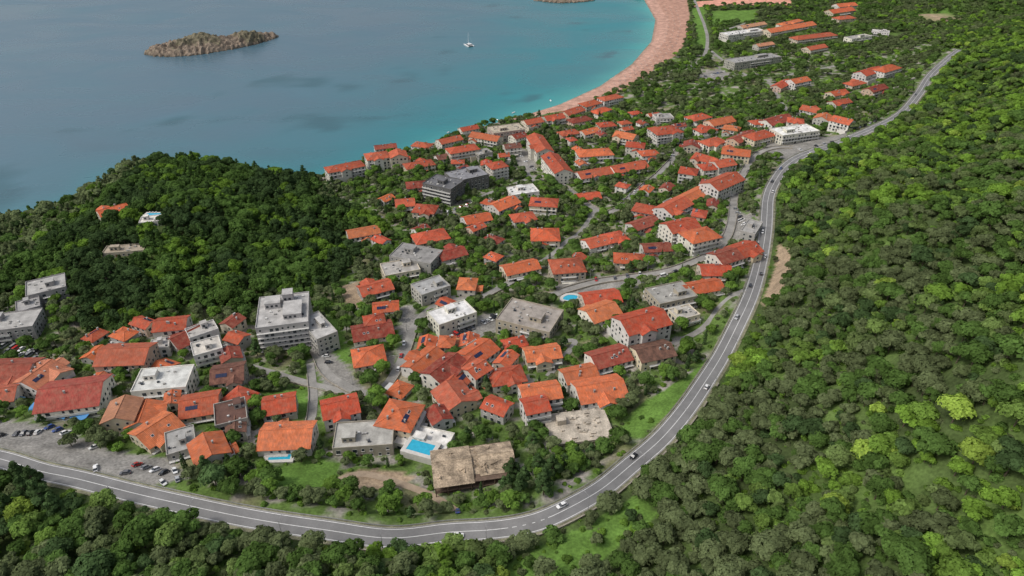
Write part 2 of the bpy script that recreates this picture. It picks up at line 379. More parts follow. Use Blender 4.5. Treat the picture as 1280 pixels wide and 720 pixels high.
n3=N.new('ShaderNodeTexNoise'); n3.inputs['Scale'].default_value=.16; n3.inputs['Detail'].default_value=6; n3.inputs['Roughness'].default_value=.55; Lk.new(mp.outputs[0],n3.inputs['Vector'])
bp=N.new('ShaderNodeBump'); bp.inputs['Strength'].default_value=.2; bp.inputs['Distance'].default_value=.8; Lk.new(n3.outputs['Fac'],bp.inputs['Height']); Lk.new(bp.outputs[0],b.inputs['Normal'])
rr=N.new('ShaderNodeMapRange'); rr.inputs[1].default_value=.35;rr.inputs[2].default_value=.65;rr.inputs[3].default_value=.22;rr.inputs[4].default_value=.36; Lk.new(no.outputs['Fac'],rr.inputs[0]); Lk.new(rr.outputs[0],b.inputs['Roughness'])
b.inputs['Specular IOR Level'].default_value=.5
obj('sea',grid_mesh('sea',np.column_stack([ax_,ay_,np.zeros(len(ax_))]),q2,np.clip(sc,0,1),Mw))
def island(name,pxp,hmax,seed,step=1.8):
    P=[at_z(u,v,0) for u,v in pxp]; P=[tuple(p) for p in catmull(P+[P[0]],10)]
    xs=[p[0] for p in P]; ys=[p[1] for p in P]
    ix=np.arange(min(xs)-8,max(xs)+8,step); iy=np.arange(min(ys)-8,max(ys)+8,step)
    IX,IY=np.meshgrid(ix,iy); a=IX.ravel(); c=IY.ravel()
    d=seg_dist(a,c,P,True); ii=inside(a,c,P); d=np.where(ii,d,-d)
    nn=np.array([1-abs(noise.noise(Vector((x/16,y/11,seed))))*2 for x,y in zip(a,c)])
    mm=np.array([noise.noise(Vector((x/4.5,y/4.5,seed+4))) for x,y in zip(a,c)])
    big=np.array([noise.noise(Vector((x/45,y/40,seed+9))) for x,y in zip(a,c)])
    d=d+mm*4
    z=np.where(d>0,hmax*(1-np.exp(-d/9))*(.35+.4*nn+.8*np.clip(big+.2,0,1))+mm*2.6*np.clip(d/4,0,1)+.6,d*.8)
    rk=np.array([.21,.165,.125]); gn=np.array([.085,.09,.045])
    C=lerp(np.tile(rk,(len(a),1)),np.tile(gn,(len(a),1)),np.clip((big+mm*.5)*2.5,0,.6)*(z>3.5))
    C=np.where((z<1.1)[:,None],np.array([.07,.06,.045]),C); C*=(1+.4*mm)[:,None]
    i=np.arange(len(a)).reshape(IX.shape); Q=np.stack([i[:-1,:-1],i[:-1,1:],i[1:,1:],i[1:,:-1]],-1).reshape(-1,4)
    keep=(d[Q]>-7).any(axis=1)
    return obj(name,grid_mesh(name,np.column_stack([a,c,z]),Q[keep],np.clip(C,0,1),M_rock,False))
M_rock=mat('sea_rock',attr='gcol',atype='GEOMETRY',ns=.3,na=.35,ns2=1.2,na2=.35,bump=1,bs=.7,rough=.95)
island('rocky_island',[(180,66),(205,58),(240,53),(275,50),(310,48),(343,44),(347,47),(325,54),(300,60),(260,67),(220,71),(188,70)],15,2.2)
island('rock_reef',[(668,1),(690,-3),(730,-4),(745,-1),(735,2),(700,4)],4,8.2)
# ------------------------------------------------------------------ roads
HW=4.0
sweep('main_road',MAIN,-HW,HW,-.3,0.0,M_asph)
sweep('road_verge',MAIN,-5.6,-HW-.25,-.4,.03,M_verge); sweep('road_verge',MAIN,HW+.25,5.5,-.4,.03,M_verge)
sweep('kerb',MAIN,HW,HW+.25,-.3,.12,M_kerb); sweep('kerb',MAIN,-HW-.25,-HW,-.3,.12,M_kerb)
sweep('road_marking',MAIN,-HW+.3,-HW+.5,-.01,.006,M_paint); sweep('road_marking',MAIN,HW-.5,HW-.3,-.01,.006,M_paint)
sweep('road_marking',MAIN,-.1,.1,-.01,.006,M_paint)
gr_=sweep('guardrail',MAIN,4.75,4.83,.42,.74,mat('galvanised_steel',base=(.38,.39,.40),na=.1,rough=.45,metal=.3))
pb=MB(); nr=lnormals(MAIN)
for k in range(0,len(MAIN),1): pb.box(MAIN[k,0]+nr[k,0]*4.9,MAIN[k,1]+nr[k,1]*4.9,MAIN[k,2]+.3,.1,.1,.8)
obj('posts',pb.mesh('posts',[M_rail]),gr_)
sweep('retaining_wall',MAIN[60:120],-6.1,-5.6,-.6,.8,M_stone)
for i,(l,w) in enumerate(LANES):
    sweep('lane',l,-w/2,w/2,-.3,0.01+.004*i,M_lane)
    if i in (0,1,2,5): sweep('stone_wall',l[4:-4],w/2+.1,w/2+.45,-.5,.9,M_stone)
    if i in (0,3,13): sweep('stone_wall',l[4:-4],-w/2-.45,-w/2-.1,-.5,.8,M_stone)
sweep('dirt_track',TRACK,-1.5,1.5,-.3,.02,M_track)
# ------------------------------------------------------------------ buildings
RED=(.43,.078,.038);ORG=(.52,.125,.050);DRK=(.25,.050,.033);BRN=(.14,.06,.045);TAN=(.46,.21,.12)
WH=(.70,.68,.64);CR=(.62,.55,.44);GY=(.38,.37,.35);DG=(.13,.13,.135);PK=(.58,.44,.35);BG=(.42,.38,.31)
FOOT=[]
def windows(mb,L,W,nf,fh,sides,dens=3.1,wide=1.25,tall=1.45,doors=True):
    for s in sides:
        ln=L if s in(0,1) else W
        k=max(1,int((ln-1.4)/dens)); sp=(ln-1.2)/k
        for f in range(nf):
            for j in range(k):
                if random.random()<.1: continue
                p=-ln/2+.6+sp*(j+.5); big=(random.random()<.35)
                ww=wide*(1.6 if big else 1); hh=2.05 if big else tall
                z=f*fh+(1.15 if big else 1.55)
                for (a_,t,mi) in ((0,.09,1),(-.2,.14,0)):
                    if s==0: mb.box(p,-W/2-.0,z,ww+a_,t,hh+a_,mi)
                    if s==1: mb.box(p,W/2+.0,z,ww+a_,t,hh+a_,mi)
                    if s==2: mb.box(-L/2,p,z,t,ww+a_,hh+a_,mi)
                    if s==3: mb.box(L/2,p,z,t,ww+a_,hh+a_,mi)
                if s==0: mb.box(p,-W/2-.1,z-hh/2-.06,ww+.2,.24,.08,1)
                if s==1: mb.box(p,W/2+.1,z-hh/2-.06,ww+.2,.24,.08,1)
def balcony(mb,L,W,nf,fh,side,x0,x1,solid):
    s=-1 if side==0 else 1; dp=1.5; cx=(x0+x1)/2; ln=x1-x0
    for f in range(1,nf):
        z=f*fh
        mb.box(cx,s*(W/2+dp/2),z+.02,ln,dp,.18,0)
        if solid:
            mb.box(cx,s*(W/2+dp-.06),z+.6,ln,.1,.98,0)
            mb.box(x0+.05,s*(W/2+dp/2),z+.6,.1,dp-.24,.98,0); mb.box(x1-.05,s*(W/2+dp/2),z+.6,.1,dp-.24,.98,0)
        else:
            mb.box(cx,s*(W/2+dp-.06),z+1.05,ln,.07,.07,1)
            nb=max(2,int(ln/.6))
            for k in range(nb+1): mb.box(x0+.06+(ln-.12)*k/nb,s*(W/2+dp-.06),z+.56,.05,.05,.9,1)
        if f==1:
            for xx in(x0+.15,x1-.15): mb.box(xx,s*(W/2+dp-.15),z/2-.6,.22,.22,z+1.0,0)
def gable_roof(mb,gb,L,W,H,rise,ov=.55,cx=0,cy=0,turn=False):
    T=lambda x,y,z:(cx-y,cy+x,z) if turn else (cx+x,cy+y,z)
    l=L/2+ov*.7; w=W/2+ov; drop=rise*ov/(W/2)
    th=.2
    for s in(-1,1):
        o=[T(-l,s*w,H-drop),T(l,s*w,H-drop),T(l,0,H+rise),T(-l,0,H+rise)]
        i=[(a,b_,c-th) for a,b_,c in o]
        mb.add(o+i,[(0,1,2,3) if s<0 else (3,2,1,0),(7,6,5,4) if s<0 else (4,5,6,7),(0,4,5,1),(1,5,6,2),(0,3,7,4)],0)
    p=T(-l,0,H+rise+.02);q_=T(l,0,H+rise+.02); mb.cyl(p,q_,.16,.16,6,0)
    gb.add([T(-L/2,-W/2,H-.01),T(-L/2,W/2,H-.01),T(-L/2,0,H+rise-th*1.1),T(L/2,-W/2,H-.01),T(L/2,W/2,H-.01),T(L/2,0,H+rise-th*1.1)],[(0,2,1),(3,4,5)],0)
def hip_roof(mb,L,W,H,rise,ov=.6):
    l=L/2+ov;w=W/2+ov;r=max(.3,l-w)
    z0=H-.12
    vs=[(-l,-w,z0),(l,-w,z0),(l,w,z0),(-l,w,z0),(-r,0,H+rise),(r,0,H+rise),(-l,-w,z0-.2),(l,-w,z0-.2),(l,w,z0-.2),(-l,w,z0-.2)]
    mb.add(vs,[(0,1,5,4),(1,2,5),(2,3,4,5),(3,0,4),(9,8,7,6),(0,6,7,1),(1,7,8,2),(2,8,9,3),(3,9,6,0)],0)
    mb.cyl((-r,0,H+rise),(r,0,H+rise),.17,.17,6,0)
    for a_,b_ in ((0,4),(3,4),(1,5),(2,5)): mb.cyl(vs[a_],vs[b_],.14,.14,5,0)
def house(u1,v1,u2,v2,W,nf,kind='g',tint=None,wall=None,name=None,fh=2.9,**kw):
    um,vm_=(u1+u2)/2,(v1+v2)/2
    if not name:
        W*=random.uniform(.95,1.05)*(1 if vm_<300 else .92 if vm_<400 else .86)
        if kind!='f' and nf==3 and random.random()<(.25 if vm_<400 else .45): nf=2
    tint=tint or random.choice([RED,RED,ORG,ORG,(.48,.10,.042),DRK,RED]); wall=wall or random.choice([WH,WH,WH,CR,(.6,.58,.54),PK,(.5,.49,.46)])
    j=random.uniform(.8,1.15); g_=random.uniform(.85,1.3); tint=(tint[0]*j,tint[1]*j*g_,tint[2]*j*g_) if kind!='f' else tuple(c*j for c in tint)
    j=random.uniform(.78,1.04); wall=(wall[0]*j,wall[1]*j*random.uniform(.96,1),wall[2]*j*random.uniform(.88,1))
    H=nf*fh+.2; rise=W/2*.40 if kind!='f' else 0
    P=S(um,vm_,H+rise*.45); zc=P[2]
    a=at_z(u1,v1,zc);b_=at_z(u2,v2,zc); L=max(6.5,math.hypot(b_[0]-a[0],b_[1]-a[1])); yaw=math.atan2(b_[1]-a[1],b_[0]-a[0])
    x,y=(a[0]+b_[0])/2,(a[1]+b_[1])/2
    return build_house(x,y,L,W,yaw,nf,kind,tint,wall,name,fh,rise,**kw)
def build_house(x,y,L,W,yaw,nf,kind,tint,wall,name,fh,rise,**kw):
    H=nf*fh+.2
    if L<W and kind!='f': L,W=W,L; yaw+=math.pi/2; rise=W/2*.4
    c,s=math.cos(yaw),math.sin(yaw)
    gz=float(np.mean([terr(x+c*p-s*q_,y+s*p+c*q_) for p,q_ in((0,0),(L/2,W/2),(-L/2,W/2),(L/2,-W/2),(-L/2,-W/2))]))
    gz=max(gz,.6)
    nm=name or ('guesthouse' if kind!='f' and nf>=4 else 'tiled_roof_house' if kind!='f' else 'flat_roof_building')
    E=bpy.data.objects.new(nm,None); COL.objects.link(E); E.location=(x,y,gz); E.rotation_euler[2]=yaw; E.empty_display_size=1
    FOOT.append((x,y,L,W,yaw))
    wb=MB(); wb.box(0,0,(H-5)/2,L,W,H+5)
    rb=MB(); eb=MB(); kb=MB()
    if kind=='g': gable_roof(rb,wb,L,W,H,rise)
    elif kind=='h': hip_roof(rb,L,W,H,rise)
    if kind!='f' and L>13 and random.random()<.6:
        wl=min(L*.42,8.5); dpt=random.uniform(2,4); sd=-1 if random.random()<.65 else 1; wx=random.uniform(-L/2+wl/2+.3,L/2-wl/2-.3)
        hh=H-random.choice([0.05,fh])
        wb.box(wx,sd*(W/2+dpt/2),(hh-5)/2,wl,dpt,hh+5)
        r2=wl/2*.42; LL=W/2+dpt if hh>H-1 else dpt*2
        gable_roof(rb,wb,LL,wl,hh+.03,min(r2,rise*.95),cx=wx,cy=sd*((W/2+dpt)-LL/2),turn=True)
        for f in range(nf-1 if hh<H-1 else nf): eb.box(wx,sd*(W/2+dpt),f*fh+1.5,1.7,.12,1.5,1); eb.box(wx,sd*(W/2+dpt),f*fh+1.5,1.5,.16,1.3,0)
    if kind!='f' and random.random()<.4:
        al=L*random.uniform(.35,.6); ad=random.uniform(3,4.5); ax0=random.choice([-1,1])*(L-al)/2; sd=random.choice([-1,-1,1]); ah=fh*random.choice([1,1,2])
        if ah<H-1:
            wb.box(ax0,sd*(W/2+ad/2+.02),(ah-5)/2,al,ad,ah+5)
            for cx_,cy_,l_,w_ in ((ax0,sd*(W/2+ad-.06),al,.12),(ax0-al/2+.06,sd*(W/2+ad/2),.12,ad-.3),(ax0+al/2-.06,sd*(W/2+ad/2),.12,ad-.3)): wb.box(cx_,cy_,ah+.45,l_,w_,.9)
            kb.box(ax0,sd*(W/2+ad/2),ah+.03,al-.3,ad-.4,.05,0); kb.box(ax0+al*.15,sd*(W/2+ad/2),ah+.42,1.2,.8,.7,1)
    if kind!='f':
        for _ in range(random.choice([1,1,2,3])):
            cx_,cy_=random.uniform(-L*.35,L*.35),random.choice([-1,1])*W*random.uniform(.1,.28)
            zt=H+rise*(1-abs(cy_)/(W/2)); kb.box(cx_,cy_,zt+.35,.8,.6,1.7,0); kb.box(cx_,cy_,zt+1.28,1.0,.8,.14,0)
        if random.random()<.3:
            for k in range(2):
                cx_=random.uniform(-L*.35,L*.35); sl=math.atan2(rise,W/2); cy_=-W*.25; zt=H+rise*.5
                c2,s2=math.cos(sl),math.sin(sl)
                for (w2,t2,mi) in ((.6,.1,1),(.48,.14,2)):
                    vs=[]
                    for dz in(0,t2):
                        for dx,dy in((-w2,-w2),(w2,-w2),(w2,w2),(-w2,w2)): vs.append((cx_+dx,cy_+dy*c2-dz*s2,zt+dy*s2+dz*c2))
                    kb.add(vs,[(4,5,6,7),(0,1,5,4),(1,2,6,5),(2,3,7,6),(3,0,4,7)],mi)
        if random.random()<.14 or kw.get('solar'):
            sl=math.atan2(rise,W/2); c2,s2=math.cos(sl),math.sin(sl); n_=4
            for k in range(n_):
                cx_=-L*.3+k*1.3; vs=[]
                for dz in(.05,.16):
                    for dx,dy in((-.6,-1),(.6,-1),(.6,1),(-.6,1)): vs.append((cx_+dx,-W*.25+dy*c2-dz*s2,H+rise*.5+dy*s2+dz*c2))
                kb.add(vs,[(4,5,6,7),(0,1,5,4),(1,2,6,5),(2,3,7,6),(3,0,4,7)],3)
    else:
        rb.box(0,0,H+.06,L-.5,W-.5,.12)
        t=.28
        for cx_,cy_,a_,b2 in((0,-W/2+t/2,L,t),(0,W/2-t/2,L,t),(-L/2+t/2,0,t,W-2*t),(L/2-t/2,0,t,W-2*t)): wb.box(cx_,cy_,H+.35,a_,b2,.7)
        for (xx,yy,lx,ly,up) in kw.get('blocks',[(random.uniform(-.25,.25),random.uniform(-.2,.2),.22,.3,1)]):
            bl,bw,bh=lx*L,ly*W,up*fh
            wb.box(xx*L,yy*W,H+bh/2+.02,bl,bw,bh); rb.box(xx*L,yy*W,H+bh+.12,bl+.3,bw+.3,.18)
            for k in range(int(bl/2.4)):
                for ss in(-1,1): eb.box(xx*L-bl/2+1.2+k*2.4,yy*W+ss*bw/2,H+bh*.5,1.3,.14,1.3,0)
        for _ in range(int(L*W/45)+2):
            xx,yy=random.uniform(-.42,.42)*L,random.uniform(-.4,.4)*W
            kb.box(xx,yy,H+.5,random.uniform(.7,1.4),random.uniform(.6,1.1),random.uniform(.5,.9),random.choice([0,1,0,2]))
    windows(eb,L,W,nf,fh,(0,1,2,3),dens=kw.get('dens',3.1),wide=kw.get('wide',1.25))
    db=MB(); 
    for sd in ((0,1) if nf>2 else (0,)):
        if random.random()<.8 and not kw.get('nobal'):
            if random.random()<.6: balcony(db,L,W,nf,fh,sd,-L/2+.2,L/2-.2,random.random()<.4)
            else:
                a_=random.uniform(-L/2+.2,0); balcony(db,L,W,nf,fh,sd,a_,min(L/2-.2,a_+L*.45),random.random()<.4)
    obj('walls',wb.mesh('walls',[M_wall]),E,tint=wall)
    if rb.v: obj('roof',rb.mesh('roof',[M_roof if kind!='f' else M_flat]),E,tint=tint)
    obj('windows',eb.mesh('windows',[M_glass,M_frame]),E)
    if kb.v: obj('roof_fittings',kb.mesh('roof_fittings',[M_conc,M_frame,M_glass,M_solar]),E)
    if db.v: obj('balconies',db.mesh('balconies',[M_frame,M_rail]),E)
    dd=MB(); dd.box(random.uniform(-L*.3,L*.3),-W/2,.95,1.1,.2,2.2); obj('door',dd.mesh('door',[M_accent]),E,tint=random.choice([(.12,.06,.03),(.05,.08,.12),(.3,.3,.28)]))
    if random.random()<.3 and kind!='f' and nf<=3:
        ab=MB(); ab.box(0,-W/2-1.7,2.55,L*.5,3,.12); 
        for xx in(-L*.23,L*.23): ab.box(xx,-W/2-3.0,.3,.15,.15,4.4)
        obj('terrace_canopy',ab.mesh('terrace_canopy',[M_cloth]),E,tint=random.choice([(.6,.58,.5),(.45,.2,.1),(.5,.5,.48)]))
    return E
GF=(.34,.33,.31)
SH='shop_building'
H_=[
(408,212,453,203,15,4,'h',RED,WH),(457,194,485,190,17,4,'h',RED,WH),(487,192,508,190,16,4,'g',RED,CR),(468,184,495,181,11,3,'g',DRK,WH),
(517,178,538,181,13,3,'h'),(506,206,541,200,14,3,'h',RED,CR),(548,176,575,170,13,3,'g'),(560,187,596,181,15,4,'h',RED,CR),(590,166,625,172,15,3,'g'),(575,161,596,157,11,3,'g'),
(611,206,631,202,14,4,'h',RED,WH),(545,196,565,192,12,3,'g',BRN),(595,192,612,188,12,3,'f',GF,GY),
(613,163,652,158,20,4,'f',(.40,.35,.27),BG),(655,152,676,148,14,3,'g'),(680,147,703,143,15,3,'g',RED),(705,141,726,134,14,3,'g',RED),(728,130,748,125,14,3,'h'),(751,123,775,118,14,3,'h',RED),
(712,150,737,145,14,2,'h'),(742,140,760,134,12,2,'h'),(640,170,655,166,12,3,'g',DRK),
(668,168,682,188,17,4,'g',RED,WH),(687,192,705,214,16,4,'g',RED,WH),(722,190,764,187,18,3,'h',ORG,WH),(722,217,762,210,16,3,'g',RED,WH),(764,211,806,203,16,3,'g',RED,WH),
(700,166,722,162,13,2,'h'),(727,165,746,160,12,2,'g'),(748,155,768,153,13,2,'h',RED),(770,165,795,170,15,3,'g'),(783,178,806,180,14,3,'h'),(816,162,848,158,20,4,'h',RED,WH),(818,146,840,145,14,3,'f',GF,WH),(800,190,822,188,13,2,'h'),
(630,182,650,180,12,3,'g',BRN),
(862,147,884,142,15,2,'h',RED),(886,153,914,147,16,2,'g',ORG),(872,162,892,158,13,2,'h'),(855,178,875,180,14,3,'g'),(880,178,903,172,15,3,'h',RED),(903,186,938,190,15,3,'g',ORG,CR),(916,175,938,166,14,3,'g'),(936,170,964,163,16,3,'h',RED),(957,152,985,144,17,3,'g',DRK,WH),
(970,166,1016,160,20,3,'f',(.62,.61,.58),WH),(1020,143,1040,147,15,3,'g',ORG),(1042,146,1066,152,15,3,'g',RED),(1003,133,1026,138,14,3,'g',RED),(985,148,1005,150,14,3,'h'),(870,192,893,199,15,3,'g',RED),(850,210,872,213,14,3,'h'),(876,208,898,206,14,3,'h',RED),(893,204,915,200,14,3,'g'),(940,152,955,150,12,2,'h'),(905,157,925,160,13,2,'h',ORG),
(970,108,985,100,13,2,'g'),(988,101,1008,97,15,3,'g',ORG,WH),(1075,92,1098,85,17,4,'g',RED,WH),(1098,88,1119,82,17,4,'h',ORG,WH),(1060,104,1078,100,14,2,'h',RED),(1038,116,1056,112,13,2,'g'),(1085,112,1104,106,13,3,'g'),(1040,128,1060,124,13,2,'g',RED),
(958,38,1015,28,20,2,'g',ORG,CR),(992,47,1042,41,18,2,'h',RED,CR),(1036,14,1064,10,20,2,'g',ORG,CR),(1045,22,1066,20,16,2,'h',RED,CR),(905,43,952,37,20,3,'f',(.55,.54,.52),WH),(912,77,970,69,22,3,'f',(.25,.245,.235),GY),(1045,6,1068,4,18,2,'g',ORG),(925,33,955,28,14,2,'g',TAN),(1090,38,1112,40,12,2,'f',(.5,.48,.45),WH),
(975,30,1000,24,13,2,'h',ORG),(1008,60,1030,56,14,2,'g',RED,CR),(945,56,965,53,13,2,'g',TAN),(1060,48,1085,44,14,2,'f',(.42,.40,.37),WH),
(537,224,572,232,20,5,'f',DG,DG),(562,222,604,213,22,4,'f',(.2,.2,.21),DG),(636,240,670,235,17,2,'f',(.72,.71,.69),WH),
(494,252,518,250,15,3,'g',RED,WH),(518,258,545,260,15,3,'h',RED,CR),(508,230,532,228,14,2,'h'),(580,274,612,268,13,2,'g',ORG),(616,258,643,247,14,3,'g',ORG),(640,271,668,267,13,2,'h',RED),(663,250,697,252,16,3,'h',RED,CR),(721,245,749,242,13,1,'g',RED),
(664,290,699,290,19,2,'h',(.53,.11,.045),CR),(732,303,757,297,15,2,'g'),(757,297,781,292,14,2,'h'),(434,291,473,284,13,2,'g',ORG,WH),(517,297,558,289,17,2,'h',RED,CR),(495,312,546,322,20,3,'f',(.30,.29,.275),GY),(548,318,580,310,15,2,'g',DRK,GY),(478,338,522,330,17,2,'f',(.36,.34,.31),CR),
(449,362,488,352,15,2,'g',RED,GY),(520,363,556,351,16,3,'f',(.36,.36,.35),GY),(573,352,595,353,15,2,'h',ORG,WH),(629,336,671,327,15,2,'g',ORG,CR),(689,331,729,328,20,3,'h',RED,BG),(768,320,806,322,14,2,'h',ORG,CR),(803,308,838,306,13,2,'g'),
(833,283,868,275,16,4,'g',RED,WH),(858,295,893,287,16,4,'h',ORG,WH),(829,262,856,248,17,3,'g',RED,WH),(850,250,882,234,16,3,'g',ORG,WH),(887,232,920,218,17,4,'g',RED,WH),(793,256,826,262,14,3,'h',RED,GY),(789,282,819,272,13,2,'g',DRK),
(894,322,920,314,17,3,'g',DRK,WH),(917,314,943,305,17,3,'g',RED,CR),(875,335,913,335,14,2,'g',RED),(854,360,900,352,13,2,'g',ORG),(815,372,862,362,19,3,'f',(.34,.33,.30),BG),
(776,402,829,388,20,4,'g',RED,WH),(728,372,773,366,15,3,'g',RED,CR),(733,392,768,380,17,3,'g',ORG,WH),
(739,449,783,437,16,2,'g',DRK,WH),(795,440,838,431,16,3,'g',BRN,CR),(704,469,744,460,14,3,'g',ORG,WH),(720,488,778,478,19,3,'g',(.53,.11,.045),WH),(651,490,699,483,14,3,'g',ORG,WH),(654,506,684,500,12,3,'g',RED,WH),(656,441,699,435,14,2,'g',ORG,CR),(613,470,654,463,14,2,'h',RED,WH),
(630,386,696,402,24,3,'f',(.27,.24,.21),BG),(541,398,588,382,17,3,'f',(.66,.65,.63),WH),
(466,383,498,380,12,2,'g',ORG,WH),(440,415,490,406,17,2,'g',DRK,CR),(455,400,480,396,11,3,'h'),(441,446,480,439,17,3,'h',ORG,CR),(513,462,546,436,15,2,'g',ORG,WH),(538,470,572,444,15,3,'g',DRK,WH),(562,478,590,448,16,3,'g',RED,WH),(582,446,612,426,17,3,'g',ORG,WH),(585,465,606,452,12,3,'g',RED),
(548,498,586,484,19,3,'g',(.36,.09,.05),CR),(478,512,521,520,20,3,'h',ORG,CR),(536,520,560,512,12,2,'g',DRK),(402,510,447,500,15,3,'g',RED,WH),
(328,505,369,498,16,2,'g',RED,GY),(326,543,391,540,19,3,'g',(.53,.13,.055),WH),
(418,545,492,540,18,2,'f',(.33,.32,.29),BG),(500,542,562,556,15,1,'f',(.6,.58,.54),WH),
(125,440,187,438,20,3,'g',(.44,.13,.07),PK),(193,404,234,400,15,3,'g',RED,WH),(214,427,250,410,17,3,'g',DRK,WH),(240,438,276,428,15,3,'f',(.5,.47,.42),WH),(264,466,305,460,16,3,'g',BRN,BG),(170,476,238,470,20,3,'f',(.50,.50,.47),WH),(225,505,273,497,19,3,'g',RED,PK),(268,520,308,510,17,3,'f',(.13,.07,.055),GY),
(131,512,171,508,17,3,'g',TAN,CR),(160,518,199,513,17,3,'g',ORG,WH),(172,548,216,520,19,3,'g',ORG,CR),(207,556,244,545,17,2,'f',(.30,.295,.28),GY),(238,565,281,548,16,2,'g',ORG,WH),(234,418,270,406,12,3,'f',(.42,.4,.37),WH),
(275,445,300,438,12,2,'g',DRK,CR),(188,432,212,428,11,2,'f',(.45,.43,.4),WH),(282,533,306,528,11,2,'g',BRN,WH),(205,498,224,494,11,2,'g',ORG,WH),
(-20,462,42,460,20,3,'g',DRK,WH,SH),(28,480,66,452,15,3,'g',(.46,.13,.07),WH,SH),(50,492,130,482,22,3,'g',(.31,.06,.045),WH,SH),(44,455,76,468,12,3,'g',TAN,WH,SH),(-20,492,22,486,14,2,'g',(.42,.1,.06),WH,SH),
(-30,408,48,398,22,3,'f',(.36,.35,.33),GY),(32,362,82,350,20,3,'f',(.38,.37,.35),GY),(20,385,50,377,14,3,'f',(.36,.35,.34),GY),
(122,265,158,255,13,2,'g',ORG,CR),(175,275,204,272,10,1,'f',(.55,.53,.48),WH),(130,312,182,308,11,1,'f',(.40,.34,.26),BG),
(842,395,868,388,12,2,'f',(.4,.38,.34),CR),(935,290,945,275,10,2,'f',(.35,.34,.32),GY),
]
for t in H_: house(*t)
house(322,392,386,384,30,6,'f',(.34,.33,.315),(.44,.43,.41),name='hotel_building',dens=2.6,blocks=[(-.2,.2,.3,.25,1.2),(.2,-.1,.35,.45,1),(.1,.3,.2,.2,2)])
house(384,412,410,402,24,4,'f',(.40,.39,.37),(.46,.45,.43),name='hotel_building',dens=2.6)
FILLS=[poly_px(p) for p in [[(480,215),(560,205),(640,165),(760,138),(960,158),(930,240),(880,320),(840,430),(640,430),(480,470),(440,400),(470,320)],[(470,425),(650,430),(660,520),(560,540),(450,540)],[(120,420),(310,410),(318,570),(250,575),(120,520)]]]
ALLP=np.vstack([l for l,w in LANES]+[MAIN]); ALLN=np.vstack([lnormals(l) for l,w in LANES]+[lnormals(MAIN)])
for FILL,lim in zip(FILLS,(32,7,9)):
    nfill=0; xs_=[p[0] for p in FILL]; ys_=[p[1] for p in FILL]
    for _ in range(3000):
        if nfill>=lim: break
        x=random.uniform(min(xs_),max(xs_)); y=random.uniform(min(ys_),max(ys_))
        if not inside(np.array([x]),np.array([y]),FILL)[0]: continue
        L=random.uniform(9.5,13); W=random.uniform(8,10); r=L/2+1.6; bad=False
        for (fx,fy,fl,fw,yw) in FOOT:
            c,s=math.cos(yw),math.sin(yw); p=abs((x-fx)*c+(y-fy)*s); q_=abs(-(x-fx)*s+(y-fy)*c)
            if p<fl/2+r and q_<fw/2+r: bad=True;break
        if bad: continue
        dd=np.hypot(ALLP[:,0]-x,ALLP[:,1]-y); k=int(np.argmin(dd))
        if dd[k]<r+3 or any(inside(np.array([x]),np.array([y]),P)[0] for P in P_lot): continue
        yaw=math.atan2(-ALLN[k,0],ALLN[k,1])+random.choice([0,0,math.pi/2])
        tt=random.choice([RED,ORG,RED,ORG,DRK]); build_house(x,y,L,W,yaw,random.choice([1,2,2]),random.choice('gghh'),tuple(cc*random.uniform(.9,1.1) for cc in tt),random.choice([WH,WH,CR,PK,GY]),None,2.9,W*.2); nfill+=1
    print('filled',nfill)
def slab_frame(u1,v1,u2,v2,W,nf,roofed,name):
    H=nf*3.1; P=S((u1+u2)/2,(v1+v2)/2,H); a=at_z(u1,v1,P[2]);b_=at_z(u2,v2,P[2]); L=math.hypot(b_[0]-a[0],b_[1]-a[1]); yaw=math.atan2(b_[1]-a[1],b_[0]-a[0])
    x,y=(a[0]+b_[0])/2,(a[1]+b_[1])/2; E=bpy.data.objects.new(name,None); COL.objects.link(E); E.location=(x,y,P[2]-H); E.rotation_euler[2]=yaw
    FOOT.append((x,y,L,W,yaw)); mb=MB()
    for f in range(nf+1): mb.box(0,0,f*3.1-.12,L,W,.24)
    nx=int(L/4.5);ny=int(W/4.5)
    for f in range(-1,nf):
        for i in range(nx+1):
            for j in range(ny+1): mb.box(-L/2+.3+(L-.6)*i/nx,-W/2+.3+(W-.6)*j/ny,f*3.1+1.43,.35,.35,2.84)
    for f in range(nf):
        mb.box(L*.1,W*.1,f*3.1+1.43,L*.45,W*.5,2.83)
    mb.box(0,0,-2.6,L-.8,W-.8,4.6)
    obj('frame',mb.mesh('frame',[M_conc if not roofed else mat('weathered_timber',base=(.13,.09,.065),ns=.8,na=.3)]),E)
    rb=MB()
    if roofed:
        for (cx,cy,l,w) in ((-L*.27,0,L*.46,W*1.0),(L*.0,1.2,L*.2,W*.7),(L*.27,.8,L*.42,W*.8)):
            g=MB(); gable_roof(rb,g,l,w,H+.3+cx*.02,w*.17,cx=cx,cy=cy)
        for _ in range(40): rb.box(random.uniform(-.45,.45)*L,random.uniform(-.35,.35)*W,H+1.9,random.uniform(.6,3),random.uniform(.1,.5),.6,0,random.uniform(0,3))
        obj('roof',rb.mesh('roof',[mat('weathered_boarding',base=(.32,.25,.175),ns=.3,na=.5,ns2=1.6,na2=.4)]),E)
    else:
        for _ in range(22): rb.box(random.uniform(-.4,.4)*L,random.uniform(-.4,.4)*W,H+.4,random.uniform(.5,2.5),random.uniform(.3,1.5),.5)
        rb.box(-L*.25,W*.2,H+1.4,4,4,2.6); rb.box(0,-W/2+.15,H+.5,L*.9,.2,.8)
        for i in range(9): rb.box(-L/2+.5+(L-1)*i/8,W/2-.4,H+.6,.3,.3,1.2)
        obj('roof_clutter',rb.mesh('roof_clutter',[M_conc]),E)
    return E
slab_frame(541,586,643,572,19,2,True,'derelict_building')
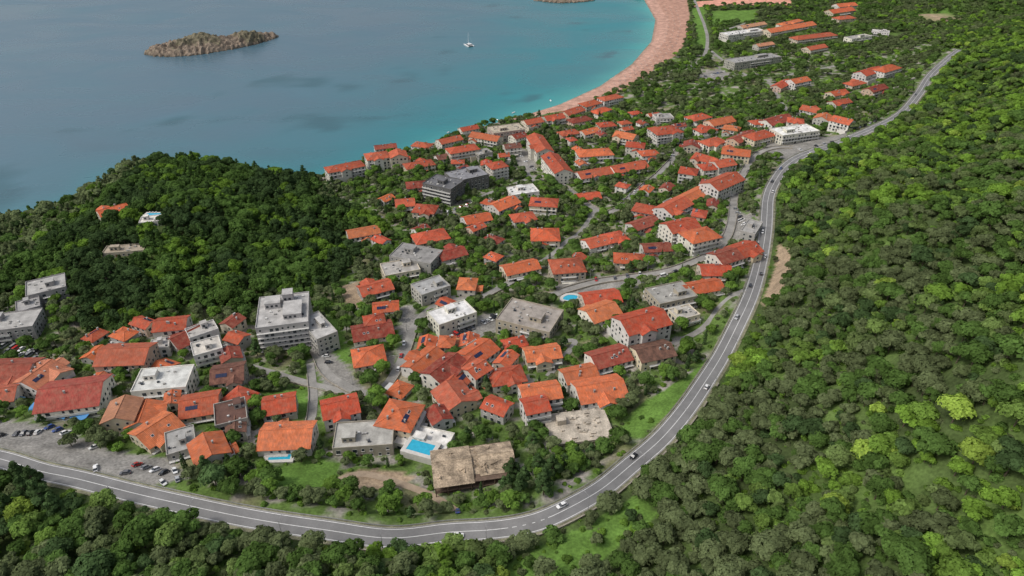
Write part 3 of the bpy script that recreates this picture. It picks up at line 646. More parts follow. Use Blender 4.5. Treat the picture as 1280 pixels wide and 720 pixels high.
M_conc2=M_conc; M_conc=mat('pale_concrete',base=(.42,.37,.30),ns=.25,na=.35,ns2=1.5,na2=.25)
slab_frame(684,538,762,528,20,1,False,'unfinished_building')
M_conc=M_conc2
def pool(u,v,l,w,yaw,h=.5,rnd=False,deck=2.0):
    x,y,z=S(u,v,h); E=bpy.data.objects.new('swimming_pool',None); COL.objects.link(E); E.location=(x,y,z); E.rotation_euler[2]=yaw
    FOOT.append((x,y,l+deck*2,w+deck*2,yaw))
    a=MB(); b_=MB()
    if rnd:
        n=20; P=[(l/2*math.cos(2*math.pi*k/n)*(1+.15*math.sin(4*math.pi*k/n)),w/2*math.sin(2*math.pi*k/n)) for k in range(n)]
        a.add([(p[0],p[1],.0) for p in P],[tuple(range(n))]); 
        O=[(p[0]*(1+deck/l*2),p[1]*(1+deck/w*2)) for p in P]
        b_.add([(p[0],p[1],.08) for p in P]+[(p[0],p[1],.08) for p in O]+[(p[0],p[1],-3) for p in O],[(k,n+k,n+(k+1)%n,(k+1)%n) for k in range(n)]+[(n+k,2*n+k,2*n+(k+1)%n,n+(k+1)%n) for k in range(n)])
    else:
        a.add([(-l/2,-w/2,0),(l/2,-w/2,0),(l/2,w/2,0),(-l/2,w/2,0)],[(0,1,2,3)])
        for cx,cy,sx_,sy_ in((0,-w/2-deck/2,l+2*deck,deck),(0,w/2+deck/2,l+2*deck,deck),(-l/2-deck/2,0,deck,w),(l/2+deck/2,0,deck,w)): b_.box(cx,cy,-1.9,sx_,sy_,4)
        for k in range(3): b_.box(-l/2+1+k*2.2,w/2+deck*.6,.3,.7,1.6,.3)
    obj('water',a.mesh('water',[M_pool]),E); obj('deck',b_.mesh('deck',[M_deck]),E)
pool(526,559,11,6,-.35,4.2,deck=1.8); pool(713,372,9,6,.1,1.2,True,2); pool(350,570,9,4,.05,1.5,deck=1.5); pool(192,268,10,4,0,2,deck=1.5)
print('houses',time.time()-T0)
for (u,v) in [(20,498),(48,508),(75,516),(100,518)]:
    x,y,z=S(u,v,3)
    mb=MB(); mb.add([(-4,-2.4,2.4),(4,-2.4,2.4),(4,1.6,3.3),(-4,1.6,3.3),(-4,-2.4,2.2),(4,-2.4,2.2),(4,1.6,3.1),(-4,1.6,3.1)],[(0,1,2,3),(7,6,5,4),(0,4,5,1),(1,5,6,2),(3,7,4,0),(2,6,7,3)])
    for xx in(-3.9,3.9): mb.box(xx,-2.3,.1,.1,.1,4.4)
    obj('shop_awning',mb.mesh('shop_awning',[M_cloth]),None,(x,y,z-3),-.25,tint=(.08,.25,.5))
    FOOT.append((x,y,8,5,-.25))
# ------------------------------------------------------------------ cars
def car_mesh(name,van=False):
    mb=MB(); Lc=4.4 if not van else 5.2; h1=.85 if not van else 1.05; ht=1.46 if not van else 2.05; w=.9 if not van else .98
    st=[(-Lc/2,.35,.72*w,h1-.22),(-Lc/2+.12,.26,.95*w,h1-.05),(-Lc/2+.8,.22,w,h1),(.2,.22,w,h1),(1.0,.22,w,h1-.06),(Lc/2-.25,.24,.93*w,h1-.2),(Lc/2,.34,.7*w,h1-.32)]
    V=[];Fc=[]
    for x,zb,hw,zt in st: V+=[(x,-hw,zb),(x,-hw*1.0,(zb+zt)/2),(x,-hw*.93,zt),(x,hw*.93,zt),(x,hw,(zb+zt)/2),(x,hw,zb)]
    for i in range(len(st)-1):
        for k in range(6): a=i*6+k;b_=i*6+(k+1)%6; Fc.append((a,b_,b_+6,a+6))
    Fc+=[tuple(range(6))[::-1],tuple(range(len(V)-6,len(V)))]
    mb.add(V,[f[::-1] for f in Fc],0)
    if van: cab=[(-Lc/2+.08,h1),(-Lc/2+.2,ht),(1.0,ht),(1.75,h1-.05)]
    else: cab=[(-Lc/2+.25,h1-.02),(-Lc/2+.85,ht),(.35,ht),(1.15,h1-.04)]
    (x0,z0),(x1,z1),(x2,z2),(x3,z3)=cab; wb_=w*.9; wt=w*.72 if not van else w*.84
    mb.add([(x0,-wb_,z0),(x3,-wb_,z3),(x3,wb_,z3),(x0,wb_,z0),(x1,-wt,z1),(x2,-wt,z2),(x2,wt,z2),(x1,wt,z1)],[(0,1,5,4),(1,2,6,5),(2,3,7,6),(3,0,4,7)],1)
    mb.add([(x1-.03,-wt-.02,z1-.03),(x2+.03,-wt-.02,z2-.03),(x2+.03,wt+.02,z2-.03),(x1-.03,wt+.02,z1-.03),(x1+.1,-wt+.08,z1+.05),(x2-.1,-wt+.08,z2+.05),(x2-.1,wt-.08,z2+.05),(x1+.1,wt-.08,z1+.05)],[(4,5,6,7),(0,1,5,4),(1,2,6,5),(2,3,7,6),(3,0,4,7)],0)
    for f in (.02,.5):
        for s in(-1,1):
            xa=x0+(x3-x0)*(.08+f*.9); xb=x1+(x2-x1)*(.02+f*.9); mb.add([(xa,s*(wb_+.012),z0),(xa+.1,s*(wb_+.012),z0),(xb+.1,s*(wt+.012),z1),(xb,s*(wt+.012),z1)],[(0,1,2,3)],0)
    for x in(-Lc/2+.85,Lc/2-.85):
        for s in(-1,1): mb.cyl((x,s*(w-.2),.33),(x,s*(w+.03),.33),.33,.33,12,2); mb.cyl((x,s*(w+.03),.33),(x,s*(w+.045),.33),.19,.19,8,3)
    for s in(-1,1):
        mb.box(Lc/2-.1,s*w*.62,h1-.3,.12,.32,.14,3); mb.box(-Lc/2+.06,s*w*.66,h1-.22,.1,.3,.16,4); mb.box(1.0,s*(w+.1),h1+.02,.14,.2,.14,0)
    return mb.mesh(name,[M_car,M_glass,M_tyre,M_frame,mat('tail_lamp',base=(.3,.01,.01),na=0)])
CARM=car_mesh('car'); VANM=car_mesh('van',True)
CC=[(.75,.75,.74),(.75,.75,.74),(.02,.02,.022),(.03,.03,.035),(.25,.26,.27),(.4,.41,.42),(.4,.03,.025),(.04,.08,.25),(.12,.12,.13),(.6,.6,.58)]
CPOS=[]
def put_car(x,y,yaw,tint=None,z=None,van=None,name=None):
    for (a,b_) in CPOS:
        if math.hypot(a-x,b_-y)<2.3: return
    for (fx,fy,L,W,yw) in FOOT:
        c,s=math.cos(yw),math.sin(yw); p=(x-fx)*c+(y-fy)*s; q_=-(x-fx)*s+(y-fy)*c
        if abs(p)<L/2+1.5 and abs(q_)<W/2+1.5: return
    CPOS.append((x,y)); vn=random.random()<.1 if van is None else van
    o=obj('van' if vn else 'car',VANM if vn else CARM,None,(0,0,0),0,tint or random.choice(CC))
    c,s=math.cos(yaw),math.sin(yaw)
    zf=float(terr(x+c*1.5,y+s*1.5));zb=float(terr(x-c*1.5,y-s*1.5)); zl=float(terr(x-s,y+c)); zr=float(terr(x+s,y-c))
    zz=max((zf+zb)/2,(zl+zr)/2)+.04 if z is None else z
    o.location=(x,y,zz); o.rotation_mode='XYZ'; o.rotation_euler=(math.atan2(zl-zr,2),-math.atan2(zf-zb,3),yaw)
def road_car(u,v,lane,tint=None,line=MAIN,van=False):
    x,y,z=S(u,v); k=int(np.argmin(np.hypot(line[:,0]-x,line[:,1]-y))); nr=lnormals(line)[k]
    yaw=math.atan2(-nr[0],nr[1])+(math.pi if lane>0 else 0); off=2.0*(1 if lane>0 else -1)
    px_,py_=line[k,0]+nr[0]*off,line[k,1]+nr[1]*off
    put_car(px_,py_,yaw,tint,line[k,2]+.02,van)
wc=(.75,.75,.74);bc=(.02,.02,.022)
for u,v,l,t in [(576,672,-1,wc),(702,638,1,wc),(797,579,1,bc),(878,484,-1,wc),(953,362,1,bc),(974,343,-1,bc),(962,322,-1,wc),(960,292,1,wc),(966,240,-1,None),(982,212,1,None),(1035,180,-1,bc),(1060,172,1,wc),(1088,158,-1,None),(1125,146,-1,bc),(1148,120,1,None),(968,228,1,bc),(1010,192,-1,wc),(925,400,1,(.4,.41,.42)),(1162,98,-1,wc)]:
    road_car(u,v,l,t)
def row(u1,v1,u2,v2,n,ang=90,skip=.15):
    a=S(u1,v1);b_=S(u2,v2); yw=math.atan2(b_[1]-a[1],b_[0]-a[0])+math.radians(ang)
    d=math.hypot(b_[0]-a[0],b_[1]-a[1]); n=min(n,int(d/(2.6 if ang>40 else 5.4))+1)
    for k in range(n):
        if random.random()<skip: continue
        t=k/max(1,n-1); put_car(a[0]+(b_[0]-a[0])*t,a[1]+(b_[1]-a[1])*t,yw+random.uniform(-.07,.07)+random.choice([0,math.pi]))
row(566,422,622,396,14,90,.05); row(2,545,48,541,7,80,.1); row(62,535,92,545,4,80,.2); row(118,560,124,562,1,70,0); row(150,575,205,592,6,80,.25); row(0,432,50,442,10,90,.2); row(10,440,45,448,5,90,.3)
row(180,398,182,412,3,90); row(645,190,668,212,8,80); row(960,178,1010,172,9,90); row(990,190,1040,178,6,90,.4); row(920,262,938,300,8,90); row(745,350,800,343,8,90,.3); row(878,98,905,90,8,90)
row(618,245,600,258,6,90); row(570,270,585,262,3,90); row(780,250,812,226,6,10); row(400,430,415,462,5,60,.3); row(505,430,498,462,3,0); row(1075,160,1100,150,5,10); row(830,345,870,332,4,0,.3)
row(560,380,600,372,3,0,.3); row(445,240,470,236,5,90); row(560,265,600,250,6,20); row(955,115,985,108,6,90); row(1040,150,1070,160,5,60); row(925,230,935,215,3,0); row(215,580,222,600,3,0)
for u,v in [(572,641),(204,604),(157,592),(120,586),(868,86),(945,305),(840,196),(765,205)]:
    x,y,z=S(u,v); put_car(x,y,random.uniform(0,6.28))
lm=MB(); lm.cyl((0,0,-.3),(0,0,8.2),.11,.07,8,0); lm.cyl((0,0,8.1),(1.9,0,8.6),.06,.05,6,0); lm.box(2.2,0,8.6,.8,.28,.12,0); lm.box(2.2,0,8.53,.6,.2,.03,1); lm.box(0,0,.1,.35,.35,.3,0)
LM=lm.mesh('street_lamp',[M_rail,M_frame])
nr=lnormals(MAIN)
for k in range(8,len(MAIN)-5,11):
    a=math.atan2(nr[k,1],nr[k,0]); obj('street_lamp',LM,None,(MAIN[k,0]-nr[k,0]*5.0,MAIN[k,1]-nr[k,1]*5.0,MAIN[k,2]),a)
for (l,w) in LANES[:2]:
    nl=lnormals(l)
    for k in range(6,len(l)-3,14): obj('street_lamp',LM,None,(l[k,0]-nl[k,0]*(w/2+.7),l[k,1]-nl[k,1]*(w/2+.7),l[k,2]),math.atan2(nl[k,1],nl[k,0]))
# catamaran
cm=MB()
for s in(-1,1):
    st=[(-7,.55,.3),(-5,.75,.1),(0,.8,0),(4,.65,.05),(6.3,.3,.3),(7.2,.05,.7)]; V=[]
    for x,hw,zb in st: V+=[(x,s*3-hw*.5,zb-.4),(x,s*3-hw,1.3),(x,s*3+hw,1.3),(x,s*3+hw*.5,zb-.4)]
    cm.add(V,[(i*4+k,i*4+(k+1)%4,i*4+4+(k+1)%4,i*4+4+k) for i in range(5) for k in range(4)]+[(0,1,2,3),(23,22,21,20)],0)
cm.box(-1.5,0,1.25,9,5.2,.5,0); V=[(-5,-2.6,1.5),(2.6,-2.4,1.5),(2.6,2.4,1.5),(-5,2.6,1.5),(-4.6,-2.2,3.1),(1,-1.9,2.9),(1,1.9,2.9),(-4.6,2.2,3.1)]
cm.add(V,[(4,5,6,7)],0); cm.add(V,[(0,1,5,4),(1,2,6,5),(2,3,7,6),(3,0,4,7)],1)
cm.box(-2,0,3.12,5.6,4.4,.12,0); cm.cyl((.8,0,2),(.8,0,19),.14,.09,8,0); cm.cyl((.6,0,4.2),(-5.2,0,4.4),.22,.16,8,0); cm.cyl((.8,0,17),(7,0,1.4),.05,.05,5,0); cm.cyl((.8,0,18.6),(-6.8,2.8,1.4),.02,.02,4,0); cm.cyl((.8,0,18.6),(-6.8,-2.8,1.4),.02,.02,4,0)
cm.box(4.5,0,1.2,.2,5.4,.2,0)
x,y=at_z(586,57,0); o=obj('catamaran',cm.mesh('catamaran',[M_white,M_glass]),None,(x,y,0),math.radians(115)); o.scale=(1.35,1.45,1.0)
ub=MB()
for r_ in range(3):
    for k in range(26):
        t=k/25; i=t*5; j=int(min(i,4)); f=i-j; p=[(752,114),(785,92),(808,74),(828,52),(834,30),(828,8)]
        u=p[j][0]+(p[j+1][0]-p[j][0])*f+r_*7+2; v=p[j][1]+(p[j+1][1]-p[j][1])*f+r_*1.2
        x,y,z=S(u,v); z=float(terr(x,y)); ub.cyl((x,y,z-.1),(x,y,z+2.3),.04,.04,5,0)
        n_=8; ub.add([(x+1.3*math.cos(6.283*q_/n_),y+1.3*math.sin(6.283*q_/n_),z+2.0) for q_ in range(n_)]+[(x,y,z+2.5)],[(q_,(q_+1)%n_,n_) for q_ in range(n_)],1)
        ub.box(x+1.4,y,z+.3,.7,1.9,.12,0)
o=obj('beach_umbrellas',ub.mesh('beach_umbrellas',[M_frame,M_cloth]),tint=(.5,.37,.29))
bt=MB(); st=[(-2.6,.8,-.1),(0,.95,-.15),(1.6,.7,-.05),(2.7,.08,.25)]; V=[]
for x,hw,zb in st: V+=[(x,-hw*.5,zb),(x,-hw,.65),(x,-hw*.75,.6),(x,-hw*.4,.25),(x,hw*.4,.25),(x,hw*.75,.6),(x,hw,.65),(x,hw*.5,zb)]
bt.add(V,[(i*8+k,i*8+(k+1)%8,i*8+8+(k+1)%8,i*8+8+k) for i in range(3) for k in range(8)]+[tuple(range(8))],0); bt.box(0,0,.5,.35,1.3,.06,1); bt.box(-2.7,0,.7,.3,.35,.7,1)
BT=bt.mesh('motor_boat',[M_white,M_tyre])
for u,v in [(620,150),(642,141),(560,166),(688,126),(480,182)]:
    x,y=at_z(u,v,0); obj('motor_boat',BT,None,(x,y,.0),random.uniform(0,6))
print('cars',time.time()-T0)
# ------------------------------------------------------------------ trees
def leaves(lobes,n,size,rs,flat=1.0,inner=.25):
    c=np.array([l[:3] for l in lobes]);r=np.array([l[3:6] for l in lobes])
    vol=(r.prod(axis=1))**(2/3); pk=rs.choice(len(lobes),n,p=vol/vol.sum())
    d=rs.normal(size=(n,3)); d/=np.linalg.norm(d,axis=1)[:,None]; d[:,2]=np.where(d[:,2]<-.35,-d[:,2],d[:,2])
    rad=1-inner*rs.random(n)**1.5+rs.normal(size=n)*.05
    p=c[pk]+d*r[pk]*rad[:,None]
    nrm=d+rs.normal(size=(n,3))*.32+np.array([0,0,.2]); nrm/=np.linalg.norm(nrm,axis=1)[:,None]
    t=np.cross(nrm,rs.normal(size=(n,3))); t/=np.linalg.norm(t,axis=1)[:,None]+1e-9; b_=np.cross(nrm,t)
    s=size*rs.uniform(.55,1.25,n)[:,None]; s2=s*rs.uniform(.5,.9,n)[:,None]
    V=np.stack([p-t*s-b_*s2*.3,p-t*s*.1-b_*s2,p+t*s+b_*s2*.2,p+t*s*.05+b_*s2],1).reshape(-1,3)
    lobe_sh=rs.uniform(.75,1.25,len(lobes)); sh=lobe_sh[pk]*rs.uniform(.82,1.18,n)
    return V,np.repeat(sh,4)
def tree_mesh(name,lobes,n,size,seed,trunk_h,tr=.22,inner=.25):
    rs=np.random.default_rng(seed); V,sh=leaves(lobes,n,size,rs,inner=inner)
    mb=MB(); mb.cyl((0,0,-.8),(0.05,0.05,trunk_h),tr,tr*.6,6,1)
    for l in lobes[:5]: mb.cyl((0,0,trunk_h*.8),(l[0]*.8,l[1]*.8,l[2]),tr*.45,tr*.12,5,1)
    nb=len(mb.v); AV=mb.v+[tuple(v) for v in V]; AF=mb.f+[tuple(range(nb+4*i,nb+4*i+4)) for i in range(n)]
    me=bpy.data.meshes.new(name); me.from_pydata(AV,[],AF); me.materials.append(M_leaf); me.materials.append(M_bark)
    me.polygons.foreach_set('material_index',[1]*len(mb.f)+[0]*n)
    at=me.attributes.new('shade','FLOAT','POINT'); at.data.foreach_set('value',np.concatenate([np.ones(nb),sh]).astype(np.float32)); me.update(); return me
def broad(name,seed,R,Hh,n,size=.5,k=9):
    rs=np.random.default_rng(seed); lob=[]
    for i in range(k):
        a=2.4*i+rs.uniform(-.4,.4); rr=R*rs.uniform(.35,.72)*(1 if i<k-2 else .25); z=Hh*(.5+.28*rs.random()) if i<k-2 else Hh*.78
        s=R*rs.uniform(.34,.52); lob.append((rr*math.cos(a),rr*math.sin(a),z,s,s,s*rs.uniform(.75,.95)))
    return tree_mesh(name,lob,n,size,seed,Hh*.42)
def pine(name,seed,Hh,R,n):
    rs=np.random.default_rng(seed); lob=[]
    for i in range(13):
        t=i/12; a=2.4*i+rs.uniform(-.5,.5); rr=R*(1-t**1.4)*rs.uniform(.4,.75); z=Hh*(.32+.62*t); s=R*(.46-.22*t)*rs.uniform(.85,1.2)
        lob.append((rr*math.cos(a),rr*math.sin(a),z,s,s,s*.6))
    return tree_mesh(name,lob,n,.42,seed,Hh*.85,.26)
def cypress(name,seed,Hh,R,n):
    rs=np.random.default_rng(seed); lob=[]
    for i in range(12):
        t=i/11; w=R*(math.sin(math.pi*min(1,t*.8+.18))**.8)*(1-t*.35)+.1; lob.append((rs.uniform(-.15,.15),rs.uniform(-.15,.15),Hh*(.08+.88*t),w,w,Hh*.09))
    return tree_mesh(name,lob,n,.26,seed,Hh*.5,.16)
def bush(name,seed,R,n):
    rs=np.random.default_rng(seed); lob=[]
    for i in range(6):
        a=rs.uniform(0,6.28);rr=R*rs.uniform(0,.65);s=R*rs.uniform(.35,.55); lob.append((rr*math.cos(a),rr*math.sin(a),s*.55,s,s,s*.9))
    return tree_mesh(name,lob,n,.36,seed,.5,.07)
TM=[broad('tree_a',1,3.4,6.2,950),broad('tree_b',2,3.0,5.4,850),broad('tree_c',3,3.8,7.4,1150,k=11),broad('tree_d',4,3.2,6.8,950,k=8),broad('tree_e',5,4.2,8.2,1400,k=13),
    pine('tree_f',6,10,3.4,1300),pine('tree_g',7,11.5,3.8,1500),pine('tree_h',8,8.5,3.2,1100),
    bush('tree_i',9,2.2,420),bush('tree_j',10,1.8,340),bush('tree_k',11,2.6,520)]
CYP=[cypress('cypress_tree',12,11,1.25,700),cypress('cypress_tree',13,8.5,1.0,600)]
src=bpy.data.collections.new('tree_kinds')
for i,m in enumerate(TM): o=bpy.data.objects.new('kind_%02d'%i,m); src.objects.link(o)
def scatter(name,P,scl,rz,ix,tint):
    N_=len(P); me=bpy.data.meshes.new(name); me.vertices.add(N_); me.vertices.foreach_set('co',P.astype(np.float32).ravel())
    def at(n_,t,k,d): a=me.attributes.new(n_,t,'POINT'); a.data.foreach_set(k,d)
    rot=rng.normal(size=(N_,3))*.06; rot[:,2]=rz
    at('rot','FLOAT_VECTOR','vector',rot.astype(np.float32).ravel()); at('scl','FLOAT_VECTOR','vector',scl.astype(np.float32).ravel())
    at('idx','INT','value',ix.astype(np.int32)); at('tint','FLOAT_VECTOR','vector',tint.astype(np.float32).ravel())
    o=obj(name,me); ng=bpy.data.node_groups.new(name,'GeometryNodeTree')
    ng.interface.new_socket('Geometry',in_out='INPUT',socket_type='NodeSocketGeometry'); ng.interface.new_socket('Geometry',in_out='OUTPUT',socket_type='NodeSocketGeometry')
    N=ng.nodes; L=ng.links; gi=N.new('NodeGroupInput'); go=N.new('NodeGroupOutput'); ip=N.new('GeometryNodeInstanceOnPoints'); ci=N.new('GeometryNodeCollectionInfo')
    ci.inputs['Collection'].default_value=src; ci.inputs['Separate Children'].default_value=True; ci.inputs['Reset Children'].default_value=True
    def na(n_,t): a=N.new('GeometryNodeInputNamedAttribute'); a.data_type=t; a.inputs['Name'].default_value=n_; return a.outputs['Attribute']
    L.new(gi.outputs[0],ip.inputs['Points']); L.new(ci.outputs[0],ip.inputs['Instance']); ip.inputs['Pick Instance'].default_value=True
    L.new(na('idx','INT'),ip.inputs['Instance Index']); L.new(na('rot','FLOAT_VECTOR'),ip.inputs['Rotation']); L.new(na('scl','FLOAT_VECTOR'),ip.inputs['Scale']); L.new(ip.outputs[0],go.inputs[0])
    md=o.modifiers.new('scatter','NODES'); md.node_group=ng; return o
def jgrid(x0,x1,y0,y1,s):
    a,b_=np.meshgrid(np.arange(x0,x1,s),np.arange(y0,y1,s)); a=a.ravel()+rng.uniform(-.6,.6,a.size)*s; b_=b_.ravel()+rng.uniform(-.6,.6,b_.size)*s
    return a,b_
def clear(x,y,marg,rm,lm_,front=0):
    ok=np.ones(x.shape,bool)
    for (fx,fy,L,W,yw) in FOOT:
        c,s=math.cos(yw),math.sin(yw); p=(x-fx)*c+(y-fy)*s; q_=-(x-fx)*s+(y-fy)*c; ok&=~((abs(p)<L/2+marg)&(abs(q_)<W/2+marg))
        if front:
            p=(x-fx)*c+(y+front-fy)*s; q_=-(x-fx)*s+(y+front-fy)*c; ok&=~((abs(p)<L/2+marg)&(abs(q_)<W/2+marg))
    ok&=seg_dist(x,y,MAIN[::2])>rm
    for l,w in LANES_ALL: ok&=seg_dist(x,y,l[::2])>w/2+lm_
    for P in P_lot+P_dirt: ok&=~inside(x,y,P)
    for (cx,cy) in CPOS: ok&=np.hypot(x-cx,y-cy)>3
    return ok
def vis(x,y,m=90):
    z=terr(x,y); u,v=proj(x,y,z); dep=y*CT-(z-CH)*ST
    return (dep>60)&(u>-m)&(u<1280+m)&(v<720+m*1.3)&(v>-30)
def landok(x,y): return inside(x,y,LAND)&(seg_dist(x,y,LAND,True)>4)&~inside(x,y,BEACH)&~inside(x,y,BEACH2)
def nz_(x,y,sc,seed): return np.array([noise.noise(Vector((a/sc,b_/sc,seed))) for a,b_ in zip(x,y)])
OL=np.array([.118,.148,.066]);MID=np.array([.085,.150,.036]);BR=np.array([.160,.275,.042]);DK=np.array([.052,.088,.032]);YG=np.array([.24,.34,.06])
def mk(name,x,y,zone):
    N_=len(x); z=terr(x,y); a=nz_(x,y,45,2.1); b_=nz_(x,y,14,6.1); r=rng.random(N_)
    tint=np.tile(MID,(N_,1)); ix=rng.integers(0,5,N_); s=rng.uniform(.65,1.3,N_)
    if zone=='hill':
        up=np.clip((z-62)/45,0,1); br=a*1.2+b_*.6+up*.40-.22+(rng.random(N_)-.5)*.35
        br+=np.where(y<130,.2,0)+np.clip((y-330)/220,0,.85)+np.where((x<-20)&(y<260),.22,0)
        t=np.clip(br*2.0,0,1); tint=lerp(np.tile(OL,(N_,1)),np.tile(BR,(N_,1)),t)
        tint=np.where((r<.25)[:,None],MID,tint); tint=np.where(((r>.95)&(t>.3))[:,None],YG,tint); tint=np.where(((r>.25)&(r<.33))[:,None],DK*1.2,tint)
        bushy=(rng.random(N_)<.2+.4*t); ix=np.where(bushy,rng.integers(8,11,N_),ix); s=np.where(bushy,s*1.3,s)
        big=(b_>.25)&(r<.45); s=np.where(big&~bushy,s*1.3,s)
    elif zone=='pine':
        tint=lerp(np.tile(DK,(N_,1)),np.tile(MID,(N_,1)),np.clip(a*2.2+.45+(r-.5)*.8,0,1)); pn=rng.random(N_)<.38; ix=np.where(pn,rng.integers(5,8,N_),ix); s=np.where(pn,s*.9,s*1.15)
        br2=(nz_(x,y,25,12.2)>.15)&(r>.4)&~pn; tint=np.where(br2[:,None],BR*.8,tint)
        left=(x<-330); tint=np.where((left&(r<.7))[:,None],OL*1.4,tint)
    elif zone=='flat':
        tint=lerp(np.tile(OL,(N_,1)),np.tile(MID,(N_,1)),np.clip(a*2+.5,0,1)); tint=np.where((r>.85)[:,None],BR,tint)
    elif zone=='shrub':
        tint=lerp(np.tile(MID,(N_,1)),np.tile(BR,(N_,1)),r); tint=np.where((rng.random(N_)<.3)[:,None],OL,tint); ix=rng.integers(8,11,N_); s=rng.uniform(.4,.95,N_)
    tint=tint*rng.uniform(.78,1.25,N_)[:,None]
    scl=np.column_stack([s*rng.uniform(.9,1.1,N_),s*rng.uniform(.9,1.1,N_),s*rng.uniform(.85,1.1,N_)])
    print(name,N_)
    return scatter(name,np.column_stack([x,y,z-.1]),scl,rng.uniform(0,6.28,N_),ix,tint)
x,y=jgrid(-420,760,40,960,4.5); k=vis(x,y); x,y=x[k],y[k]
k=~inside(x,y,VILL)&clear(x,y,2,8.4,2); 
for P in P_grass: k&=~(inside(x,y,P)&(rng.random(x.size)<.9))
k&=(nz_(x,y,9,4.4)>-.5)
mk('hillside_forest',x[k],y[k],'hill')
x,y=jgrid(-420,600,40,760,4.4); k=vis(x,y); x,y=x[k],y[k]; k=~inside(x,y,VILL)&clear(x,y,2,6.4,2)&(rng.random(x.size)<.75); mk('hillside_undergrowth',x[k],y[k],'shrub')
x,y=jgrid(-520,-60,280,760,5.0); k=vis(x,y); x,y=x[k],y[k]; k=inside(x,y,HEAD)&landok(x,y)&clear(x,y,2.5,9,2,8); mk('headland_forest',x[k],y[k],'pine')
x,y=jgrid(-520,-60,280,760,5.0); k=vis(x,y); x,y=x[k],y[k]; k=inside(x,y,HEAD)&landok(x,y)&clear(x,y,1.5,8,1)&(rng.random(x.size)<.5); mk('headland_undergrowth',x[k],y[k],'shrub')
x,y=jgrid(100,1300,640,1500,7.0); k=vis(x,y,30); x,y=x[k],y[k]
k=inside(x,y,VILL)&landok(x,y)&clear(x,y,3.5,10,3,10)&(y>690)&(nz_(x,y,30,9.9)>-.22)
for P in P_grass: k&=~inside(x,y,P)
k2=(~inside(x,y,VILL))&(y>955)&clear(x,y,3,10,3); mk('coastal_woodland',x[k|k2],y[k|k2],'flat')
x,y=jgrid(-420,520,160,760,4.0); k=vis(x,y); x,y=x[k],y[k]
k=inside(x,y,VILL)&~inside(x,y,HEAD)&landok(x,y)&clear(x,y,.8,6.4,1.0)&(rng.random(x.size)<.72); 
for P in P_grass: k&=~(inside(x,y,P)&(rng.random(x.size)<.8))
mk('garden_shrubs',x[k],y[k],'shrub')
x,y=jgrid(-420,520,170,745,6.0); k=vis(x,y,40); x,y=x[k],y[k]
k=inside(x,y,VILL)&~inside(x,y,HEAD)&landok(x,y)&clear(x,y,2.0,8.3,2.2)&(nz_(x,y,20,3.3)>-.42)
for P in P_grass: k&=~inside(x,y,P)
x,y=x[k],y[k]; z=terr(x,y); print('village trees',len(x))
def put_tree(nm,me,x,y,z,s,t):
    o=obj(nm,me,None,(x,y,z),random.uniform(0,6.28),t*random.uniform(.8,1.25)); o.scale=(s,s,s*random.uniform(.9,1.1))
for a,b_,c in zip(x,y,z):
    r=random.random(); s=random.uniform(.65,1.15)
    if r<.05: put_tree('cypress_tree',random.choice(CYP),a,b_,c,s,DK*1.15)
    elif r<.12: put_tree('pine_tree',TM[random.choice([5,6,7])],a,b_,c,s*.75,DK*1.3)
    elif r<.6: put_tree('olive_tree',TM[random.choice([0,1,3])],a,b_,c,s,OL*1.1)
    else: put_tree('broadleaf_tree',TM[random.choice([0,2,3,4])],a,b_,c,s,MID*.5+BR*.5 if r>.82 else MID)
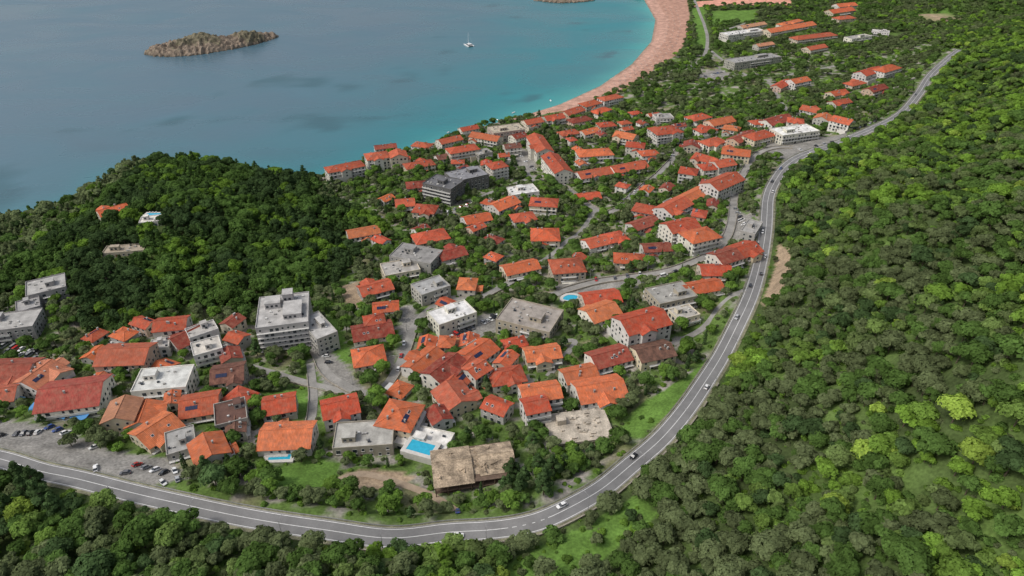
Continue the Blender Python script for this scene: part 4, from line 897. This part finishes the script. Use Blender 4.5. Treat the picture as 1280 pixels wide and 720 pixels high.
for (u,v,kk,s,t) in [(640,590,6,1,DK*1.3),(655,600,7,1.1,DK*1.4),(672,585,6,.9,DK*1.3),(690,590,6,1,DK*1.3),(705,580,7,1,DK*1.4),(720,575,5,1,DK*1.3),(738,568,7,1,DK*1.3),(630,605,7,.9,DK*1.5),(650,612,5,1,DK*1.3),(680,605,6,1,DK*1.4),(270,600,4,1.2,DK*1.6),(300,590,4,1.2,MID*.8),(340,600,2,1.2,MID),(290,612,2,1.1,MID),(260,588,6,.9,DK*1.5),(60,635,6,1.4,DK*1.4),(40,625,6,1.4,DK*1.3),(30,600,5,1.3,DK*1.4),(75,640,7,1.4,DK*1.4),(20,645,6,1.3,DK*1.3),(50,610,6,1.2,DK*1.3),(1190,522,4,1.3,YG*1.1),(1080,575,4,1.3,YG),(1215,575,4,1.2,YG),(1040,640,4,1.1,YG*.8),(110,540,2,1.1,MID),(90,552,0,1.0,OL),(130,548,2,.9,MID)]:
    a,b_,c=S(u,v+6); put_tree('pine_tree' if kk in(5,6,7) else 'broadleaf_tree',TM[kk],a,b_,float(terr(a,b_))-.2,s,t)
print('trees',time.time()-T0)
# ------------------------------------------------------------------ light, camera
el=math.radians(52); az=math.radians(252)
sd=Vector((math.sin(az)*math.cos(el),math.cos(az)*math.cos(el),math.sin(el)))
w=bpy.data.worlds.new('World'); scene.world=w; w.use_nodes=True; nt=w.node_tree
sk=nt.nodes.new('ShaderNodeTexSky'); sk.sky_type='NISHITA'; sk.sun_disc=False; sk.sun_elevation=el; sk.sun_rotation=az; sk.air_density=1.0; sk.dust_density=4.0; sk.ozone_density=1.0
hs=nt.nodes.new('ShaderNodeHueSaturation'); hs.inputs['Saturation'].default_value=.55
bg=nt.nodes['Background']; bg.inputs['Strength'].default_value=.15; nt.links.new(sk.outputs[0],hs.inputs['Color']); nt.links.new(hs.outputs[0],bg.inputs['Color'])
sl=bpy.data.lights.new('sun','SUN'); sl.energy=1.75; sl.angle=math.radians(14); sl.color=(1,.96,.9)
so=bpy.data.objects.new('sun',sl); COL.objects.link(so); so.rotation_euler=sd.to_track_quat('Z','Y').to_euler(); so.location=sd*500
cam=bpy.data.cameras.new('camera'); cam.sensor_width=36; cam.lens=F/1280*36; cam.clip_end=20000; cam.clip_start=1
co=bpy.data.objects.new('camera',cam); COL.objects.link(co); co.location=(0,0,CH); co.rotation_euler=(math.pi/2-TH,0,0); scene.camera=co
scene.view_settings.view_transform='Standard'; scene.view_settings.look='None'; scene.view_settings.exposure=0
print('done',time.time()-T0)
